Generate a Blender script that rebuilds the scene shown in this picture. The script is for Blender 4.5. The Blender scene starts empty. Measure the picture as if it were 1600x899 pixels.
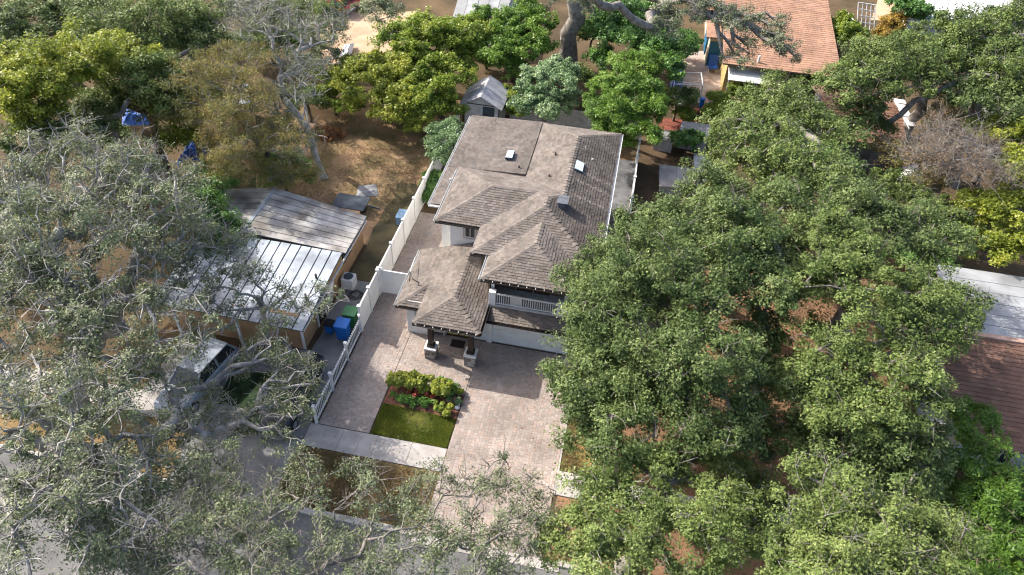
import bpy, bmesh, math, random
import numpy as np
from mathutils import Vector, Matrix, Quaternion

random.seed(7); RNG = np.random.default_rng(7)
scene = bpy.context.scene
COL = scene.collection
R = math.radians

# ------------------------------------------------------------------ camera
CAM_H = 29.5
PITCH, YAW, ROLL, FPX = R(42.775), R(-9.017), R(3.26), 1148.24
_f = np.array([math.sin(YAW)*math.cos(PITCH), math.cos(YAW)*math.cos(PITCH), -math.sin(PITCH)])
_r = np.array([math.cos(YAW), -math.sin(YAW), 0.0]); _u = np.cross(_r, _f)
_r, _u = math.cos(ROLL)*_r + math.sin(ROLL)*_u, -math.sin(ROLL)*_r + math.cos(ROLL)*_u
cam = bpy.data.cameras.new('camera'); cam_o = bpy.data.objects.new('camera', cam); COL.objects.link(cam_o)
cam.sensor_fit = 'HORIZONTAL'; cam.sensor_width = 36; cam.lens = FPX/1600*36; cam.clip_end = 1500; cam.clip_start = 0.5
mw = Matrix(((_r[0], _u[0], -_f[0], 0), (_r[1], _u[1], -_f[1], 0), (_r[2], _u[2], -_f[2], CAM_H), (0, 0, 0, 1)))
cam_o.matrix_world = mw
scene.camera = cam_o

# ------------------------------------------------------------------ sky and sun
SUN = Vector((-3.32, 1.12, 2.8)).normalized()
world = bpy.data.worlds.new('World'); scene.world = world; world.use_nodes = True
wn = world.node_tree
sky = wn.nodes.new('ShaderNodeTexSky'); sky.sky_type = 'NISHITA'; sky.sun_disc = False
sky.dust_density = 3.5; sky.air_density = .8; sky.ozone_density = .6; sky.sun_elevation = math.asin(SUN.z); sky.sun_rotation = math.atan2(SUN.x, SUN.y)
bg = wn.nodes['Background']; wn.links.new(sky.outputs[0], bg.inputs[0]); bg.inputs[1].default_value = 0.15
sun = bpy.data.lights.new('sun', 'SUN'); sun.energy = 3.2; sun.angle = R(0.53); sun.color = (1.0, 0.95, 0.87)
sun_o = bpy.data.objects.new('sun', sun); COL.objects.link(sun_o)
sun_o.rotation_mode = 'QUATERNION'; sun_o.rotation_quaternion = SUN.to_track_quat('Z', 'Y'); sun_o.location = (-40, 20, 60)

vs = scene.view_settings
vs.view_transform = 'Standard'; vs.look = 'None'; vs.gamma = 1.0; vs.exposure = 1.26; vs.use_curve_mapping = False
scene.render.engine = 'CYCLES'
scene.cycles.max_bounces = 6; scene.cycles.transparent_max_bounces = 4
scene.cycles.diffuse_bounces = 3; scene.cycles.glossy_bounces = 2; scene.cycles.transmission_bounces = 3
scene.cycles.filter_width = 1.15; scene.cycles.use_denoising = True; scene.cycles.denoising_prefilter = 'ACCURATE'; scene.cycles.denoiser = 'OPENIMAGEDENOISE'; scene.cycles.denoising_input_passes = 'RGB_ALBEDO_NORMAL'

# ------------------------------------------------------------------ helpers
def at(px, py, z=0.0):
    """the point at height z that a surveyed picture point stands for"""
    d = _r*((px-800)/FPX) - _u*((py-449.5)/FPX) + _f
    t = (z-CAM_H)/d[2]
    return Vector((t*d[0], t*d[1], z))
def metres(rpx, p):
    d = (np.array(p)-[0, 0, CAM_H]) @ _f
    return rpx*d/FPX

MATS = {}
def mat(name, col, rough=.8, var=.15, scale=3.0, bump=0.0, bscale=30.0, spec=.3, metal=0.0, col2=None, attr=None, detail=6):
    if name in MATS: return MATS[name]
    m = bpy.data.materials.new(name); m.use_nodes = True; nt = m.node_tree; N = nt.nodes; L = nt.links
    b = N['Principled BSDF']; b.inputs['Roughness'].default_value = rough; b.inputs['Metallic'].default_value = metal
    b.inputs['Specular IOR Level'].default_value = spec
    tc = N.new('ShaderNodeTexCoord')
    n = N.new('ShaderNodeTexNoise'); n.inputs['Scale'].default_value = scale; n.inputs['Detail'].default_value = detail
    L.new(tc.outputs['Object'], n.inputs['Vector'])
    mx = N.new('ShaderNodeMix'); mx.data_type = 'RGBA'
    c2 = col2 if col2 else tuple(min(1, c*(1-2*var)) for c in col)
    c1 = col if col2 else tuple(min(1, c*(1+var)) for c in col)
    mx.inputs['A'].default_value = (*c1, 1); mx.inputs['B'].default_value = (*c2, 1)
    rmp = N.new('ShaderNodeMapRange'); rmp.inputs[1].default_value = .32; rmp.inputs[2].default_value = .68
    L.new(n.outputs['Fac'], rmp.inputs[0]); L.new(rmp.outputs[0], mx.inputs['Factor'])
    out = mx.outputs['Result']
    if attr:
        a = N.new('ShaderNodeAttribute'); a.attribute_name = attr
        mm = N.new('ShaderNodeMix'); mm.data_type = 'RGBA'; mm.blend_type = 'MULTIPLY'; mm.inputs['Factor'].default_value = 1
        L.new(out, mm.inputs['A']); L.new(a.outputs['Color'], mm.inputs['B']); out = mm.outputs['Result']
    L.new(out, b.inputs['Base Color'])
    if bump:
        n2 = N.new('ShaderNodeTexNoise'); n2.inputs['Scale'].default_value = bscale; n2.inputs['Detail'].default_value = 5
        L.new(tc.outputs['Object'], n2.inputs['Vector'])
        bp = N.new('ShaderNodeBump'); bp.inputs['Strength'].default_value = bump; bp.inputs['Distance'].default_value = .05
        L.new(n2.outputs['Fac'], bp.inputs['Height']); L.new(bp.outputs['Normal'], b.inputs['Normal'])
    MATS[name] = m; return m
def leaf_mat(name, stops, trans=.3, rough=.5, spec=.35):
    """stops: [(pos,(r,g,b))...] picked by each leaf's own tint"""
    m = bpy.data.materials.new(name); m.use_nodes = True; nt = m.node_tree; N = nt.nodes; L = nt.links
    b = N['Principled BSDF']; b.inputs['Roughness'].default_value = rough; b.inputs['Specular IOR Level'].default_value = spec
    a = N.new('ShaderNodeAttribute'); a.attribute_name = 'tint'
    cr = N.new('ShaderNodeValToRGB')
    while len(cr.color_ramp.elements) > 1: cr.color_ramp.elements.remove(cr.color_ramp.elements[-1])
    cr.color_ramp.elements[0].position = stops[0][0]; cr.color_ramp.elements[0].color = (*stops[0][1], 1)
    for p, c in stops[1:]:
        e = cr.color_ramp.elements.new(p); e.color = (*c, 1)
    L.new(a.outputs['Fac'], cr.inputs[0]); L.new(cr.outputs[0], b.inputs['Base Color'])
    t = N.new('ShaderNodeBsdfTranslucent'); L.new(cr.outputs[0], t.inputs['Color'])
    mx = N.new('ShaderNodeMixShader'); mx.inputs[0].default_value = trans
    L.new(b.outputs[0], mx.inputs[1]); L.new(t.outputs[0], mx.inputs[2]); L.new(mx.outputs[0], N['Material Output'].inputs[0])
    return m

def tag(o, label=None, cat=None, group=None, kind=None):
    if label: o['label'] = label
    if cat: o['category'] = cat
    if group: o['group'] = group
    if kind: o['kind'] = kind
    return o
def thing(name, label, cat, loc, group=None, rz=0):
    o = bpy.data.objects.new(name, None); COL.objects.link(o); o.location = loc; o.rotation_euler = (0, 0, rz); o.empty_display_size = .3
    return tag(o, label, cat, group)
def wloc(o):
    v = Vector((0, 0, 0))
    while o is not None: v += o.location; o = o.parent
    return v
class MB:
    """collects faces in world metres; build() links them as one mesh object"""
    def __init__(s): s.v = []; s.f = []; s.c = []
    def face(s, pts, c=1.0):
        k = len(s.v); s.v += [tuple(p) for p in pts]; s.f.append(tuple(range(k, k+len(pts)))); s.c.append(c); return s
    def box(s, x0, x1, y0, y1, z0, z1, c=1.0):
        k = len(s.v)
        s.v += [(x0,y0,z0),(x1,y0,z0),(x1,y1,z0),(x0,y1,z0),(x0,y0,z1),(x1,y0,z1),(x1,y1,z1),(x0,y1,z1)]
        for q in ((0,3,2,1),(4,5,6,7),(0,1,5,4),(1,2,6,5),(2,3,7,6),(3,0,4,7)):
            s.f.append(tuple(k+i for i in q)); s.c.append(c)
        return s
    def prism(s, pts, up, c=1.0):
        """pts: loop of points, extruded by the vector up"""
        n = len(pts); k = len(s.v); u = Vector(up)
        s.v += [tuple(p) for p in pts] + [tuple(Vector(p)+u) for p in pts]
        s.f.append(tuple(k+i for i in reversed(range(n)))); s.f.append(tuple(k+n+i for i in range(n))); s.c += [c, c]
        for i in range(n):
            j = (i+1) % n; s.f.append((k+i, k+j, k+n+j, k+n+i)); s.c.append(c)
        return s
    def bar(s, a, b, w, h=None, c=1.0):
        """square bar from a to b"""
        a = Vector(a); b = Vector(b); d = (b-a).normalized(); h = h or w
        x = d.cross(Vector((0, 0, 1)));
        if x.length < .01: x = Vector((1, 0, 0))
        x.normalize(); y = x.cross(d).normalized()
        s.prism([a-x*w/2-y*h/2, a+x*w/2-y*h/2, a+x*w/2+y*h/2, a-x*w/2+y*h/2], b-a, c); return s
    def tube(s, pts, rad, n=6, cap=True):
        pts = [Vector(p) for p in pts]; k0 = len(s.v)
        if not hasattr(rad, '__len__'): rad = [rad]*len(pts)
        for i, p in enumerate(pts):
            d = (pts[min(i+1, len(pts)-1)]-pts[max(i-1, 0)]).normalized()
            x = d.cross(Vector((.31, .22, .92)));
            if x.length < .05: x = d.cross(Vector((1, 0, 0)))
            x.normalize(); y = d.cross(x)
            for j in range(n):
                t = 2*math.pi*j/n; s.v.append(tuple(p+(x*math.cos(t)+y*math.sin(t))*rad[i]))
        for i in range(len(pts)-1):
            for j in range(n):
                a = k0+i*n+j; b = k0+i*n+(j+1) % n; s.f.append((a, b, b+n, a+n)); s.c.append(1.0)
        if cap:
            s.f.append(tuple(k0+j for j in reversed(range(n)))); s.c.append(1.0)
            e = k0+(len(pts)-1)*n; s.f.append(tuple(e+j for j in range(n))); s.c.append(1.0)
        return s
    def build(s, name, m, parent=None, color=False, smooth=False, bevel=0.0):
        me = bpy.data.meshes.new(name); off = wloc(parent) if parent else Vector((0, 0, 0))
        me.from_pydata([(x-off.x, y-off.y, z-off.z) for x, y, z in s.v], [], s.f)
        if color:
            at_ = me.attributes.new('shade', 'FLOAT_COLOR', 'FACE')
            arr = np.ones((len(s.f), 4), np.float32)
            for i, c in enumerate(s.c): arr[i, :3] = c
            at_.data.foreach_set('color', arr.ravel())
        me.update()
        me.materials.append(m)
        if smooth: me.polygons.foreach_set('use_smooth', [True]*len(me.polygons))
        o = bpy.data.objects.new(name, me); COL.objects.link(o); o.parent = parent
        if bevel:
            md = o.modifiers.new('bevel', 'BEVEL'); md.width = bevel; md.segments = 2; md.limit_method = 'ANGLE'
        return o
def struct(o): o['kind'] = 'structure'; return o
def stuff(o): o['kind'] = 'stuff'; return o
def wobble(poly, amp, step=.5, seed=1):
    rs = random.Random(seed); out = []
    n = len(poly)
    for i in range(n):
        a = Vector(poly[i][:2]); b = Vector(poly[(i+1) % n][:2]); k = max(1, int((b-a).length/step))
        nrm = Vector((-(b-a).y, (b-a).x)).normalized()
        for j in range(k): out.append(a.lerp(b, j/k)+nrm*rs.uniform(-amp, amp))
    return out
def sheet(name, poly, z, m, amp=0.0, step=.5, thick=0.0, seed=1):
    p = wobble(poly, amp, step, seed) if amp else [Vector(q[:2]) for q in poly]
    mb = MB()
    if thick: mb.prism([(q.x, q.y, z-thick) for q in p], (0, 0, thick))
    else: mb.face([(q.x, q.y, z) for q in p])
    return struct(mb.build(name, m))
def P2(*pp): return [at(*q) for q in pp]

# ------------------------------------------------------------------ materials
M_stucco = mat('stucco', (.70, .69, .66), .85, .05, 2, .15, 60)
M_trimgrey = mat('trim_taupe', (.40, .36, .32), .7, .05)
M_white = mat('white_vinyl', (.70, .70, .69), .5, .07, .8, detail=9)
M_whitedirty = mat('white_weathered', (0.488, 0.488, 0.474), .6, .14, 2.5)
M_gutter = mat('dark_gutter', (.035, .028, .024), .45, .1)
M_brown = mat('dark_bronze', (.03, .022, .018), .4, .1)
M_shingle = mat('shingle', (.184, .158, .138), .9, .13, 1.1, .3, 90, attr='shade', spec=.15)
M_deck = mat('roof_deck', (.16, .13, .11), .95, .1)
M_shinglered = mat('shingle_red', (.20, .115, .082), .9, .12, 1.2, .3, 80, attr='shade', spec=.15)
M_shingleorange = mat('shingle_orange', (.34, .20, .135), .9, .12, .6, .3, 80, attr='shade', spec=.15)
M_paver = mat('paver', (.335, .284, .250), .85, .15, .45, .2, 60, attr='shade', spec=.2)
M_grout = mat('paver_joint', (.29, .25, .215), .95, .1, 5)
M_conc = mat('concrete', (0.395, 0.365, 0.337), .85, .12, 1.2, .2, 50)
M_concgrey = mat('concrete_grey', (0.229, 0.222, 0.215), .9, .18, .7, .2, 40)
M_asphalt = mat('asphalt', (0.155, 0.152, 0.148), .9, .15, .8, .3, 80)
M_ground = mat('soil_litter', (.13, .09, .052), .95, .3, .35, .6, 14, col2=(.06, .047, .028), spec=.1)
M_dirt = mat('bare_dirt', (.37, .235, .135), .95, .3, .5, .5, 12, col2=(.15, .12, .06), spec=.1)
M_sand = mat('sandy_dirt', (.50, .365, .25), .95, .2, .6, .4, 12, col2=(.36, .25, .16), spec=.1)
M_litter = mat('oak_leaf_litter', (.28, .16, .09), .95, .2, .9, .8, 16, col2=(.14, .082, .048), spec=.1)
M_verge = mat('dry_turf', (.26, .17, .08), .95, .2, .9, .6, 16, col2=(.12, .09, .04), spec=.1)
M_lawnbase = mat('turf_soil', (.13, .13, .03), .95, .3, 2.2, .6, 20, col2=(.05, .06, .014), spec=.1)
M_mulch = mat('red_mulch', (.27, .12, .085), .95, .3, 5, .9, 25, col2=(.13, .06, .04), spec=.1)
M_alley = mat('shade_dark_paving', (.12, .12, .125), .9, .2, 1.5)  # alley paving coloured dark to carry the shade beside the house
M_metal = mat('metal_roof_pale', (.46, .51, .56), .42, .12, .9, .05, 9, spec=.5, metal=.25, col2=(.20, .22, .24))
M_metalold = mat('metal_roof_stained', (.46, .44, .41), .7, .2, .9, .1, 9, col2=(.15, .13, .11))
M_tan = mat('tan_siding', (0.385, 0.244, 0.133), .8, .08, 2)
M_yellow = mat('yellow_stucco', (0.407, 0.311, 0.133), .85, .06, 2)
M_glass = mat('window_glass', (.03, .035, .04), .08, .1, spec=.6)
M_stone = mat('stacked_stone', (.36, .31, .27), .9, .3, 6, .4, 30, attr='shade')
M_mat = mat('door_mat', (.03, .024, .02), .95, .2, 20)
M_door = mat('stained_door', (.07, .045, .02), .5, .2)
M_amber = mat('amber_glass', (.34, .25, .05), .25, .2)
M_bark = mat('oak_bark', (.30, .275, .245), .95, .25, 3, .7, 16, col2=(.13, .115, .10), spec=.1)
M_barkpale = mat('lichen_bark', (.42, .40, .37), .95, .2, 2.2, .6, 14, col2=(.17, .16, .145), spec=.1)
M_barkdark = mat('brown_bark', (.17, .135, .105), .95, .25, 3, .6, 16, spec=.1)
M_blue = mat('blue_tarp', (.03, .10, .36), .45, .12, 2.2, .5, 5)
M_teal = mat('teal_panel', (.02, .13, .24), .5, .1)
M_bluebin = mat('blue_plastic', (.015, .15, .50), .4, .08)
M_greenbin = mat('green_plastic', (.06, .20, .075), .45, .08)
M_black = mat('black_rubber', (.015, .015, .016), .6, .1)
M_darkmetal = mat('dark_sheet', (.06, .075, .09), .5, .2, 2)
M_whiteroof = mat('white_coated_roof', (.36, .37, .375), .75, .15, .7, .1, 10, col2=(.20, .205, .205))
M_greyroof = mat('grey_roll_roof', (0.266, 0.266, 0.266), .85, .2, .8, .1, 12, col2=(.22, .22, .22))
M_red = mat('red_paint', (.45, .02, .03), .35, .05)
M_silver = mat('silver_paint', (.30, .34, .38), .28, .03, spec=.5, metal=.15)
M_navy = mat('black_paint', (.02, .024, .032), .2, .05, spec=.6)
M_rim = mat('alloy', (.45, .45, .46), .35, .05, metal=.6)
M_lamp = mat('lamp_lens', (.75, .75, .76), .15, .02, spec=.6)
M_terracotta = mat('terracotta', (.40, .13, .07), .85, .15)
M_brick = mat('red_brick_paving', (.22, .07, .045), .9, .25, 4)

# ------------------------------------------------------------------ ground, road, pavements
G = sheet('ground', [(-300, -200), (300, -200), (300, 400), (-300, 400)], 0.0, M_ground)
sheet('road', [(-120, 4), (120, 4), (120, 15.0), (-120, 15.0)], .004, M_asphalt)
sheet('verge', [(-12.7, 15.3), (-5.75, 15.3), (-5.75, 18.32), (-12.7, 18.32)], .016, M_verge)
sheet('verge_beyond_drive', [(-60, 15.3), (-17.6, 15.3), (-17.9, 18.32), (-60, 18.32)], .016, M_verge)
sheet('verge_by_hedge', [(-.3, 15.3), (40, 15.3), (40, 18.32), (-.3, 18.32)], .016, M_litter)
sheet('bare_yard', [(-23, 33), (-12.5, 33), (-12.5, 52), (-20, 53), (-25.5, 50), (-25, 42)], .006, M_dirt, .4, 1.2)
sheet('side_yard', [(-14.4, 26.5), (-12.45, 26.5), (-12.45, 40), (-14.6, 40)], .009, mat('mossy_dirt', (.15, .12, .06), .95, .3, .8, .5, 14, col2=(.06, .055, .03)), .2, .8)
sheet('sandy_yard', P2((500, 110), (630, 105), (660, 60), (650, 20), (520, 15), (500, 60)), .006, M_sand, .4, 1.2)
sheet('litter_bed', [(2, 19.7), (16, 19.7), (16.5, 38), (8, 39), (2.2, 31)], .006, M_litter, .5, 1.2)
sheet('right_grass_strip', [(-.42, 19.7), (1.4, 19.7), (1.4, 26.4), (-.42, 26.4)], .010, mat('thin_turf', (.32, .18, .075), .95, .2, 1.1, .6, 16, col2=(.13, .14, .035)), .05)
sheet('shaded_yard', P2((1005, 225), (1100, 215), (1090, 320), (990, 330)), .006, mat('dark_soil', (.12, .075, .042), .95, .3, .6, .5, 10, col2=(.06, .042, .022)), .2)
sheet('brick_path', P2((1028, 186), (1140, 186), (1140, 204), (1028, 204)), .010, M_brick, .1)
sheet('rear_patio', P2((1072, 80), (1128, 80), (1142, 164), (1045, 160)), .010, mat('worn_patio', (.46, .40, .35), .9, .25, .9, .2, 20, col2=(.27, .17, .13)), .1)
sheet('neighbour_driveway', [(-17.8, 15.0), (-12.65, 15.0), (-12.62, 22), (-12.7, 26.6), (-14.3, 26.6), (-14.5, 23.4), (-21.5, 23.4), (-21.5, 19.66), (-17.8, 19.66)], .012, M_concgrey)
sheet('green_strip', [(-17.7, 19.7), (-15.3, 19.7), (-15.3, 22.1), (-17.7, 22.1)], .020, mat('dark_turf', (.028, .055, .018), .95, .3, 2), .1)
sheet('alley', [(-.5, 27), (1.15, 27), (1.15, 47), (-.5, 47)], .012, M_alley)

sheet('far_yard', P2((1370, 0), (1400, 0), (1395, 35), (1360, 32)), .006, M_sand, .2)
# sidewalk slabs
def slab_run(name, x0, x1, y0, y1, step):
    s = sheet(name, [(x0, y0), (x1, y0), (x1, y1), (x0, y1)], .014, M_grout)
    n = max(1, round((x1-x0)/step)); w = (x1-x0)/n
    for i in range(n):
        MB().box(x0+i*w+.008, x0+(i+1)*w-.008, y0, y1, .002, .045).build('slab', M_conc, s)
slab_run('sidewalk', -12.6, -5.78, 18.36, 19.64, 1.52)
slab_run('sidewalk_beyond_drive', -34, -17.9, 18.36, 19.64, 1.52)
slab_run('sidewalk_by_hedge', -.45, 16, 18.36, 19.64, 1.52)
struct(MB().box(-12.6, -5.8, 15.0, 15.28, 0, .11).build('kerb', M_conc)); struct(MB().box(-60, -17.6, 15.0, 15.28, 0, .11).build('kerb_beyond_drive', M_conc))
struct(MB().box(.1, 60, 15.0, 15.28, 0, .11).build('kerb_by_hedge', M_conc))
sheet('apron_edge', [(-6.1, 14.75), (.3, 14.75), (.3, 15.2), (-6.1, 15.2)], .03, M_conc)

# pavers: courses running away from the street, each stone its own block
def pavers(name, rects, holes=(), seed=3, label=None):
    rs = random.Random(seed); xs = [r[0] for r in rects]+[r[1] for r in rects]; ys = [r[2] for r in rects]+[r[3] for r in rects]
    base = MB()
    for r in rects: base.face([(r[0], r[2], .036), (r[1], r[2], .036), (r[1], r[3], .036), (r[0], r[3], .036)])
    bo = struct(base.build(name, M_grout)); mb = MB()
    for r in rects:
        x = r[0]
        while x < r[1]-.02:
            w = rs.choice((.13, .165, .20)); w = min(w, r[1]-x)
            if r[1]-x-w < .08: w = r[1]-x
            y = r[2]-rs.uniform(0, .25)
            while y < r[3]:
                l = rs.choice((.13, .17, .17, .24))
                y0, y1 = max(y, r[2]), min(y+l, r[3]); y += l
                if y1-y0 < .03: continue
                cx, cy = x+w/2, (y0+y1)/2
                if any(h[0] < cx < h[1] and h[2] < cy < h[3] for h in holes): continue
                t = rs.uniform(.84, 1.12); hue = rs.random()
                c = (t*(1.06 if hue < .3 else 1.0), t*(.98 if hue < .3 else 1.0), t*(.94 if hue < .3 else (1.02 if hue > .8 else .99)))
                g = .004; z = .044+rs.uniform(-.003, .003); k = len(mb.v)
                a0, a1, b0, b1 = x+g, x+w-g, y0+g, y1-g
                e = .006
                mb.v += [(a0, b0, .037), (a1, b0, .037), (a1, b1, .037), (a0, b1, .037), (a0+e, b0+e, z), (a1-e, b0+e, z), (a1-e, b1-e, z), (a0+e, b1-e, z)]
                for q in ((4,5,6,7),(0,1,5,4),(1,2,6,5),(2,3,7,6),(3,0,4,7)): mb.f.append(tuple(k+i for i in q)); mb.c.append(c)
            x += w
    stuff(mb.build('paving_stones', M_paver, bo, color=True)); return bo
pavers('driveway', [(-5.76, -.5, 15.2, 26.83)])
pavers('front_walk', [(-9.66, -5.78, 22.95, 26.85)], seed=5)
pavers('side_walk', [(-12.26, -9.68, 19.68, 37.2)], seed=6)
MBe = MB().box(-.49, -.40, 18.4, 26.4, 0, .06); struct(MBe.build('driveway_edging', M_conc))

# ------------------------------------------------------------------ roof planes with real shingle courses
def clip(poly, a, b, c):
    out = []; n = len(poly)
    for i in range(n):
        p, q = poly[i], poly[(i+1) % n]; dp = a*p[0]+b*p[1]+c; dq = a*q[0]+b*q[1]+c
        if dp >= 0: out.append(p)
        if dp*dq < 0:
            t = dp/(dp-dq); out.append((p[0]+(q[0]-p[0])*t, p[1]+(q[1]-p[1])*t))
    return out
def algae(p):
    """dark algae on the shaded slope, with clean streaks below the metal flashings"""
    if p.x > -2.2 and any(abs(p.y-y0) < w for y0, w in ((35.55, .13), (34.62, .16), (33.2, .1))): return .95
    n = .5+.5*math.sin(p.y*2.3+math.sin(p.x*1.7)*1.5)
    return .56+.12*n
def shingles(mb, poly, seed=1, wid=.23, exp_=.155, lift=.022, vary=.22, tone=None):
    """poly: planar convex loop of Vectors (any winding), its normal up"""
    rs = random.Random(seed); p = [Vector(q) for q in poly]
    n = (p[1]-p[0]).cross(p[2]-p[0]).normalized()
    if n.z < 0: n = -n; p = p[::-1]
    up = (Vector((0, 0, 1))-n*n.z); up.normalize(); ac = up.cross(n).normalized()
    o = p[0]; q2 = [((v-o).dot(ac), (v-o).dot(up)) for v in p]
    area = sum(q2[i][0]*q2[(i+1) % len(q2)][1]-q2[(i+1) % len(q2)][0]*q2[i][1] for i in range(len(q2)))
    if area < 0: q2 = q2[::-1]
    umin, umax = min(u for u, v in q2), max(u for u, v in q2); vmin, vmax = min(v for u, v in q2), max(v for u, v in q2)
    row = 0; v = vmin
    while v < vmax:
        u = umin-rs.uniform(0, wid)
        while u < umax:
            w = wid*rs.uniform(.6, 1.35); lo = rs.uniform(0, .035)
            tab = [(u+.006, v-lo), (u+w-.006, v-lo), (u+w-.006, v+exp_+.01), (u+.006, v+exp_+.01)]
            u += w; poly2 = tab
            for i in range(len(q2)):
                x0, y0 = q2[i]; x1, y1 = q2[(i+1) % len(q2)]
                poly2 = clip(poly2, -(y1-y0), x1-x0, (y1-y0)*x0-(x1-x0)*y0)
                if len(poly2) < 3: break
            if len(poly2) < 3: continue
            t = rs.uniform(1-vary, 1+vary*.8); ht = lift*rs.uniform(.7, 1.35); warm = rs.uniform(-.03, .03); c = (t*(1+warm), t, t*(1-warm))
            pts = []
            cen = o+ac*(sum(q[0] for q in poly2)/len(poly2))+up*(sum(q[1] for q in poly2)/len(poly2))
            if tone: kk = tone(cen); c = tuple(q*kk for q in c)
            for (a, b) in poly2:
                k = 1-(b-(v-lo))/(exp_+lo+.01); pts.append(o+ac*a+up*b+n*(.012+ht*max(0, k)))
            mb.face(pts, c)
            # butt edge
            low = sorted(range(len(poly2)), key=lambda i: poly2[i][1])[:2]
            A, B = pts[low[0]], pts[low[1]]
            if (A-B).length > .05:
                if (A-B).dot(ac) > 0: A, B = B, A
                mb.face([A-n*(ht+.004), B-n*(ht+.004), B, A], tuple(q*.62 for q in c))
        v += exp_; row += 1
    return mb
def caps(mb, a, b, w=.16, step=.27, seed=1):
    """ridge or hip caps: a row of little folded shingles from a (low) to b (high)"""
    a = Vector(a); b = Vector(b); d = (b-a); L_ = d.length; d.normalize(); rs = random.Random(seed)
    x = d.cross(Vector((0, 0, 1))).normalized(); y = x.cross(d).normalized(); n = int(L_/step)
    for i in range(n):
        t = rs.uniform(.8, 1.15); p = a+d*(i*step); q = a+d*((i+1.25)*step); h = .042+rs.uniform(0, .018)
        mb.face([p+y*h, p+x*w-y*.03+y*(h-.02), q+x*w-y*.035, q+y*.018], t); mb.face([p+y*h, q+y*.018, q-x*w-y*.035, p-x*w-y*.03+y*(h-.02)], t)
        mb.face([p+y*h, p-x*w+y*(h-.05), p-y*.04, p+x*w+y*(h-.05)], t)
def roof(parent, name, planes, hips, mshing, seed, thick=.10, tones={}, **kw):
    deck = MB(); sh = MB(); cp = MB()
    for i, pl in enumerate(planes):
        p = [Vector(q) for q in pl]; n = (p[1]-p[0]).cross(p[2]-p[0])
        if n.z < 0: p = p[::-1]
        deck.prism([q-Vector((0, 0, thick)) for q in p], (0, 0, thick)); shingles(sh, p, seed*31+i, tone=tones.get(i), **kw)
    for i, (a, b) in enumerate(hips): caps(cp, a, b, seed=seed*17+i)
    o = deck.build(name, M_deck, parent)
    stuff(sh.build('shingles', mshing, o, color=True))
    if hips: stuff(cp.build('ridge_caps', mshing, o, color=True))
    return o
def window(parent, x0, x1, y, z0, z1, trim=.10, name='window', face=-1, mull=True):
    """a window in a wall facing the street (face -1)"""
    d = face; f = MB(); t = .07
    f.box(x0-trim, x1+trim, min(y, y+d*.05), max(y, y+d*.05), z0-trim, z0); f.box(x0-trim, x1+trim, min(y, y+d*.05), max(y, y+d*.05), z1, z1+trim)
    f.box(x0-trim, x0, min(y, y+d*.05), max(y, y+d*.05), z0, z1); f.box(x1, x1+trim, min(y, y+d*.05), max(y, y+d*.05), z0, z1)
    o = f.build(name, M_trimgrey, parent)
    MB().box(x0, x1, min(y, y+d*.015), max(y, y+d*.015), z0, z1).build('pane', M_glass, o)
    s = MB(); m = .035; ya, yb = min(y+d*.016, y+d*.04), max(y+d*.016, y+d*.04)
    s.box(x0, x1, ya, yb, z0, z0+m); s.box(x0, x1, ya, yb, z1-m, z1); s.box(x0, x0+m, ya, yb, z0+m, z1-m); s.box(x1-m, x1, ya, yb, z0+m, z1-m)
    if mull: s.box((x0+x1)/2-m/2, (x0+x1)/2+m/2, ya, yb, z0+m, z1-m)
    s.build('sash', M_white, o); return o

# ------------------------------------------------------------------ the main house
S = .37; EZ = 5.3
H = thing('house', 'two-storey white stucco house with brown shingle hip roofs and a front balcony', 'house', (-5, 33, 0))
wl = MB()
wl.box(-4.95, -.6, 28.5, 41.0, 0, 5.28)            # tall wing
wl.box(-9.35, -4.96, 32.0, 41.1, 0, 5.02)          # low-pitched rear block
wl.box(-8.55, -4.97, 30.95, 32.0, 0, 5.22)         # bay
wl.box(-6.2, -4.94, 28.55, 30.94, 2.6, 5.27)       # stair block
wl.build('wall', M_stucco, H)
lw = MB()
lw.box(-9.85, -8.45, 26.6, 30.94, 0, 2.42)         # side wing
lw.box(-8.44, -5.5, 26.95, 30.94, 0, 2.75)         # entry hall
lw.build('entry_wall', M_stucco, H)
gw = MB(); gw.box(-5.49, -5.22, 26.83, 28.5, 0, 2.42); gw.box(-.85, -.6, 26.83, 28.5, 0, 2.42); gw.box(-5.22, -.85, 26.84, 28.5, 2.12, 2.41)
gw.build('garage_wall', M_stucco, H)
gd = MB().box(-5.22, -.85, 26.97, 27.0, .0, 2.12).build('garage_door', M_stucco, H)
for i in range(4): MB().box(-5.21, -.86, 26.93, 26.969, .06+i*.515, .06+i*.515+.505).build('door_section', M_stucco, gd, bevel=.008)
MB().box(-5.21, -.86, 26.90, 26.965, .043, .058).build('threshold', M_concgrey, gd)
# upper roofs
zR = lambda x: EZ+S*(-.15-x)
zL = lambda x: EZ+S*(x+6.65)
A3 = -3.4; zA = EZ+S*3.25; zM = EZ+S*2.5
right = [(-.15,27.9,EZ),(-.15,32.75,EZ),(-2.65,32.75,zM),(A3,32.0,zA),(A3,31.15,zA)]
right_b = [(-.15,32.75,EZ),(-.15,41.5,EZ),(-2.65,39.0,zM),(-2.65,32.75,zM)]
front2 = [(-6.65,27.9,EZ),(-.15,27.9,EZ),(A3,31.15,zA)]
left2 = [(-6.65,27.9,EZ),(A3,31.15,zA),(A3,32.0,zA),(-4.05,32.65,zA-S*.65),(-6.65,30.05,EZ)]
back2 = [(-4.05,32.65,zA-S*.65),(A3,32.0,zA),(-2.65,32.75,zM),(-4.05,34.15,zM-S*1.4)]
mleft = [(-5.15,41.5,EZ),(-5.15,35.25,EZ),(-2.65,32.75,zM),(-2.65,39,zM)]
mback = [(-.15,41.5,EZ),(-5.15,41.5,EZ),(-2.65,39,zM)]
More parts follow.
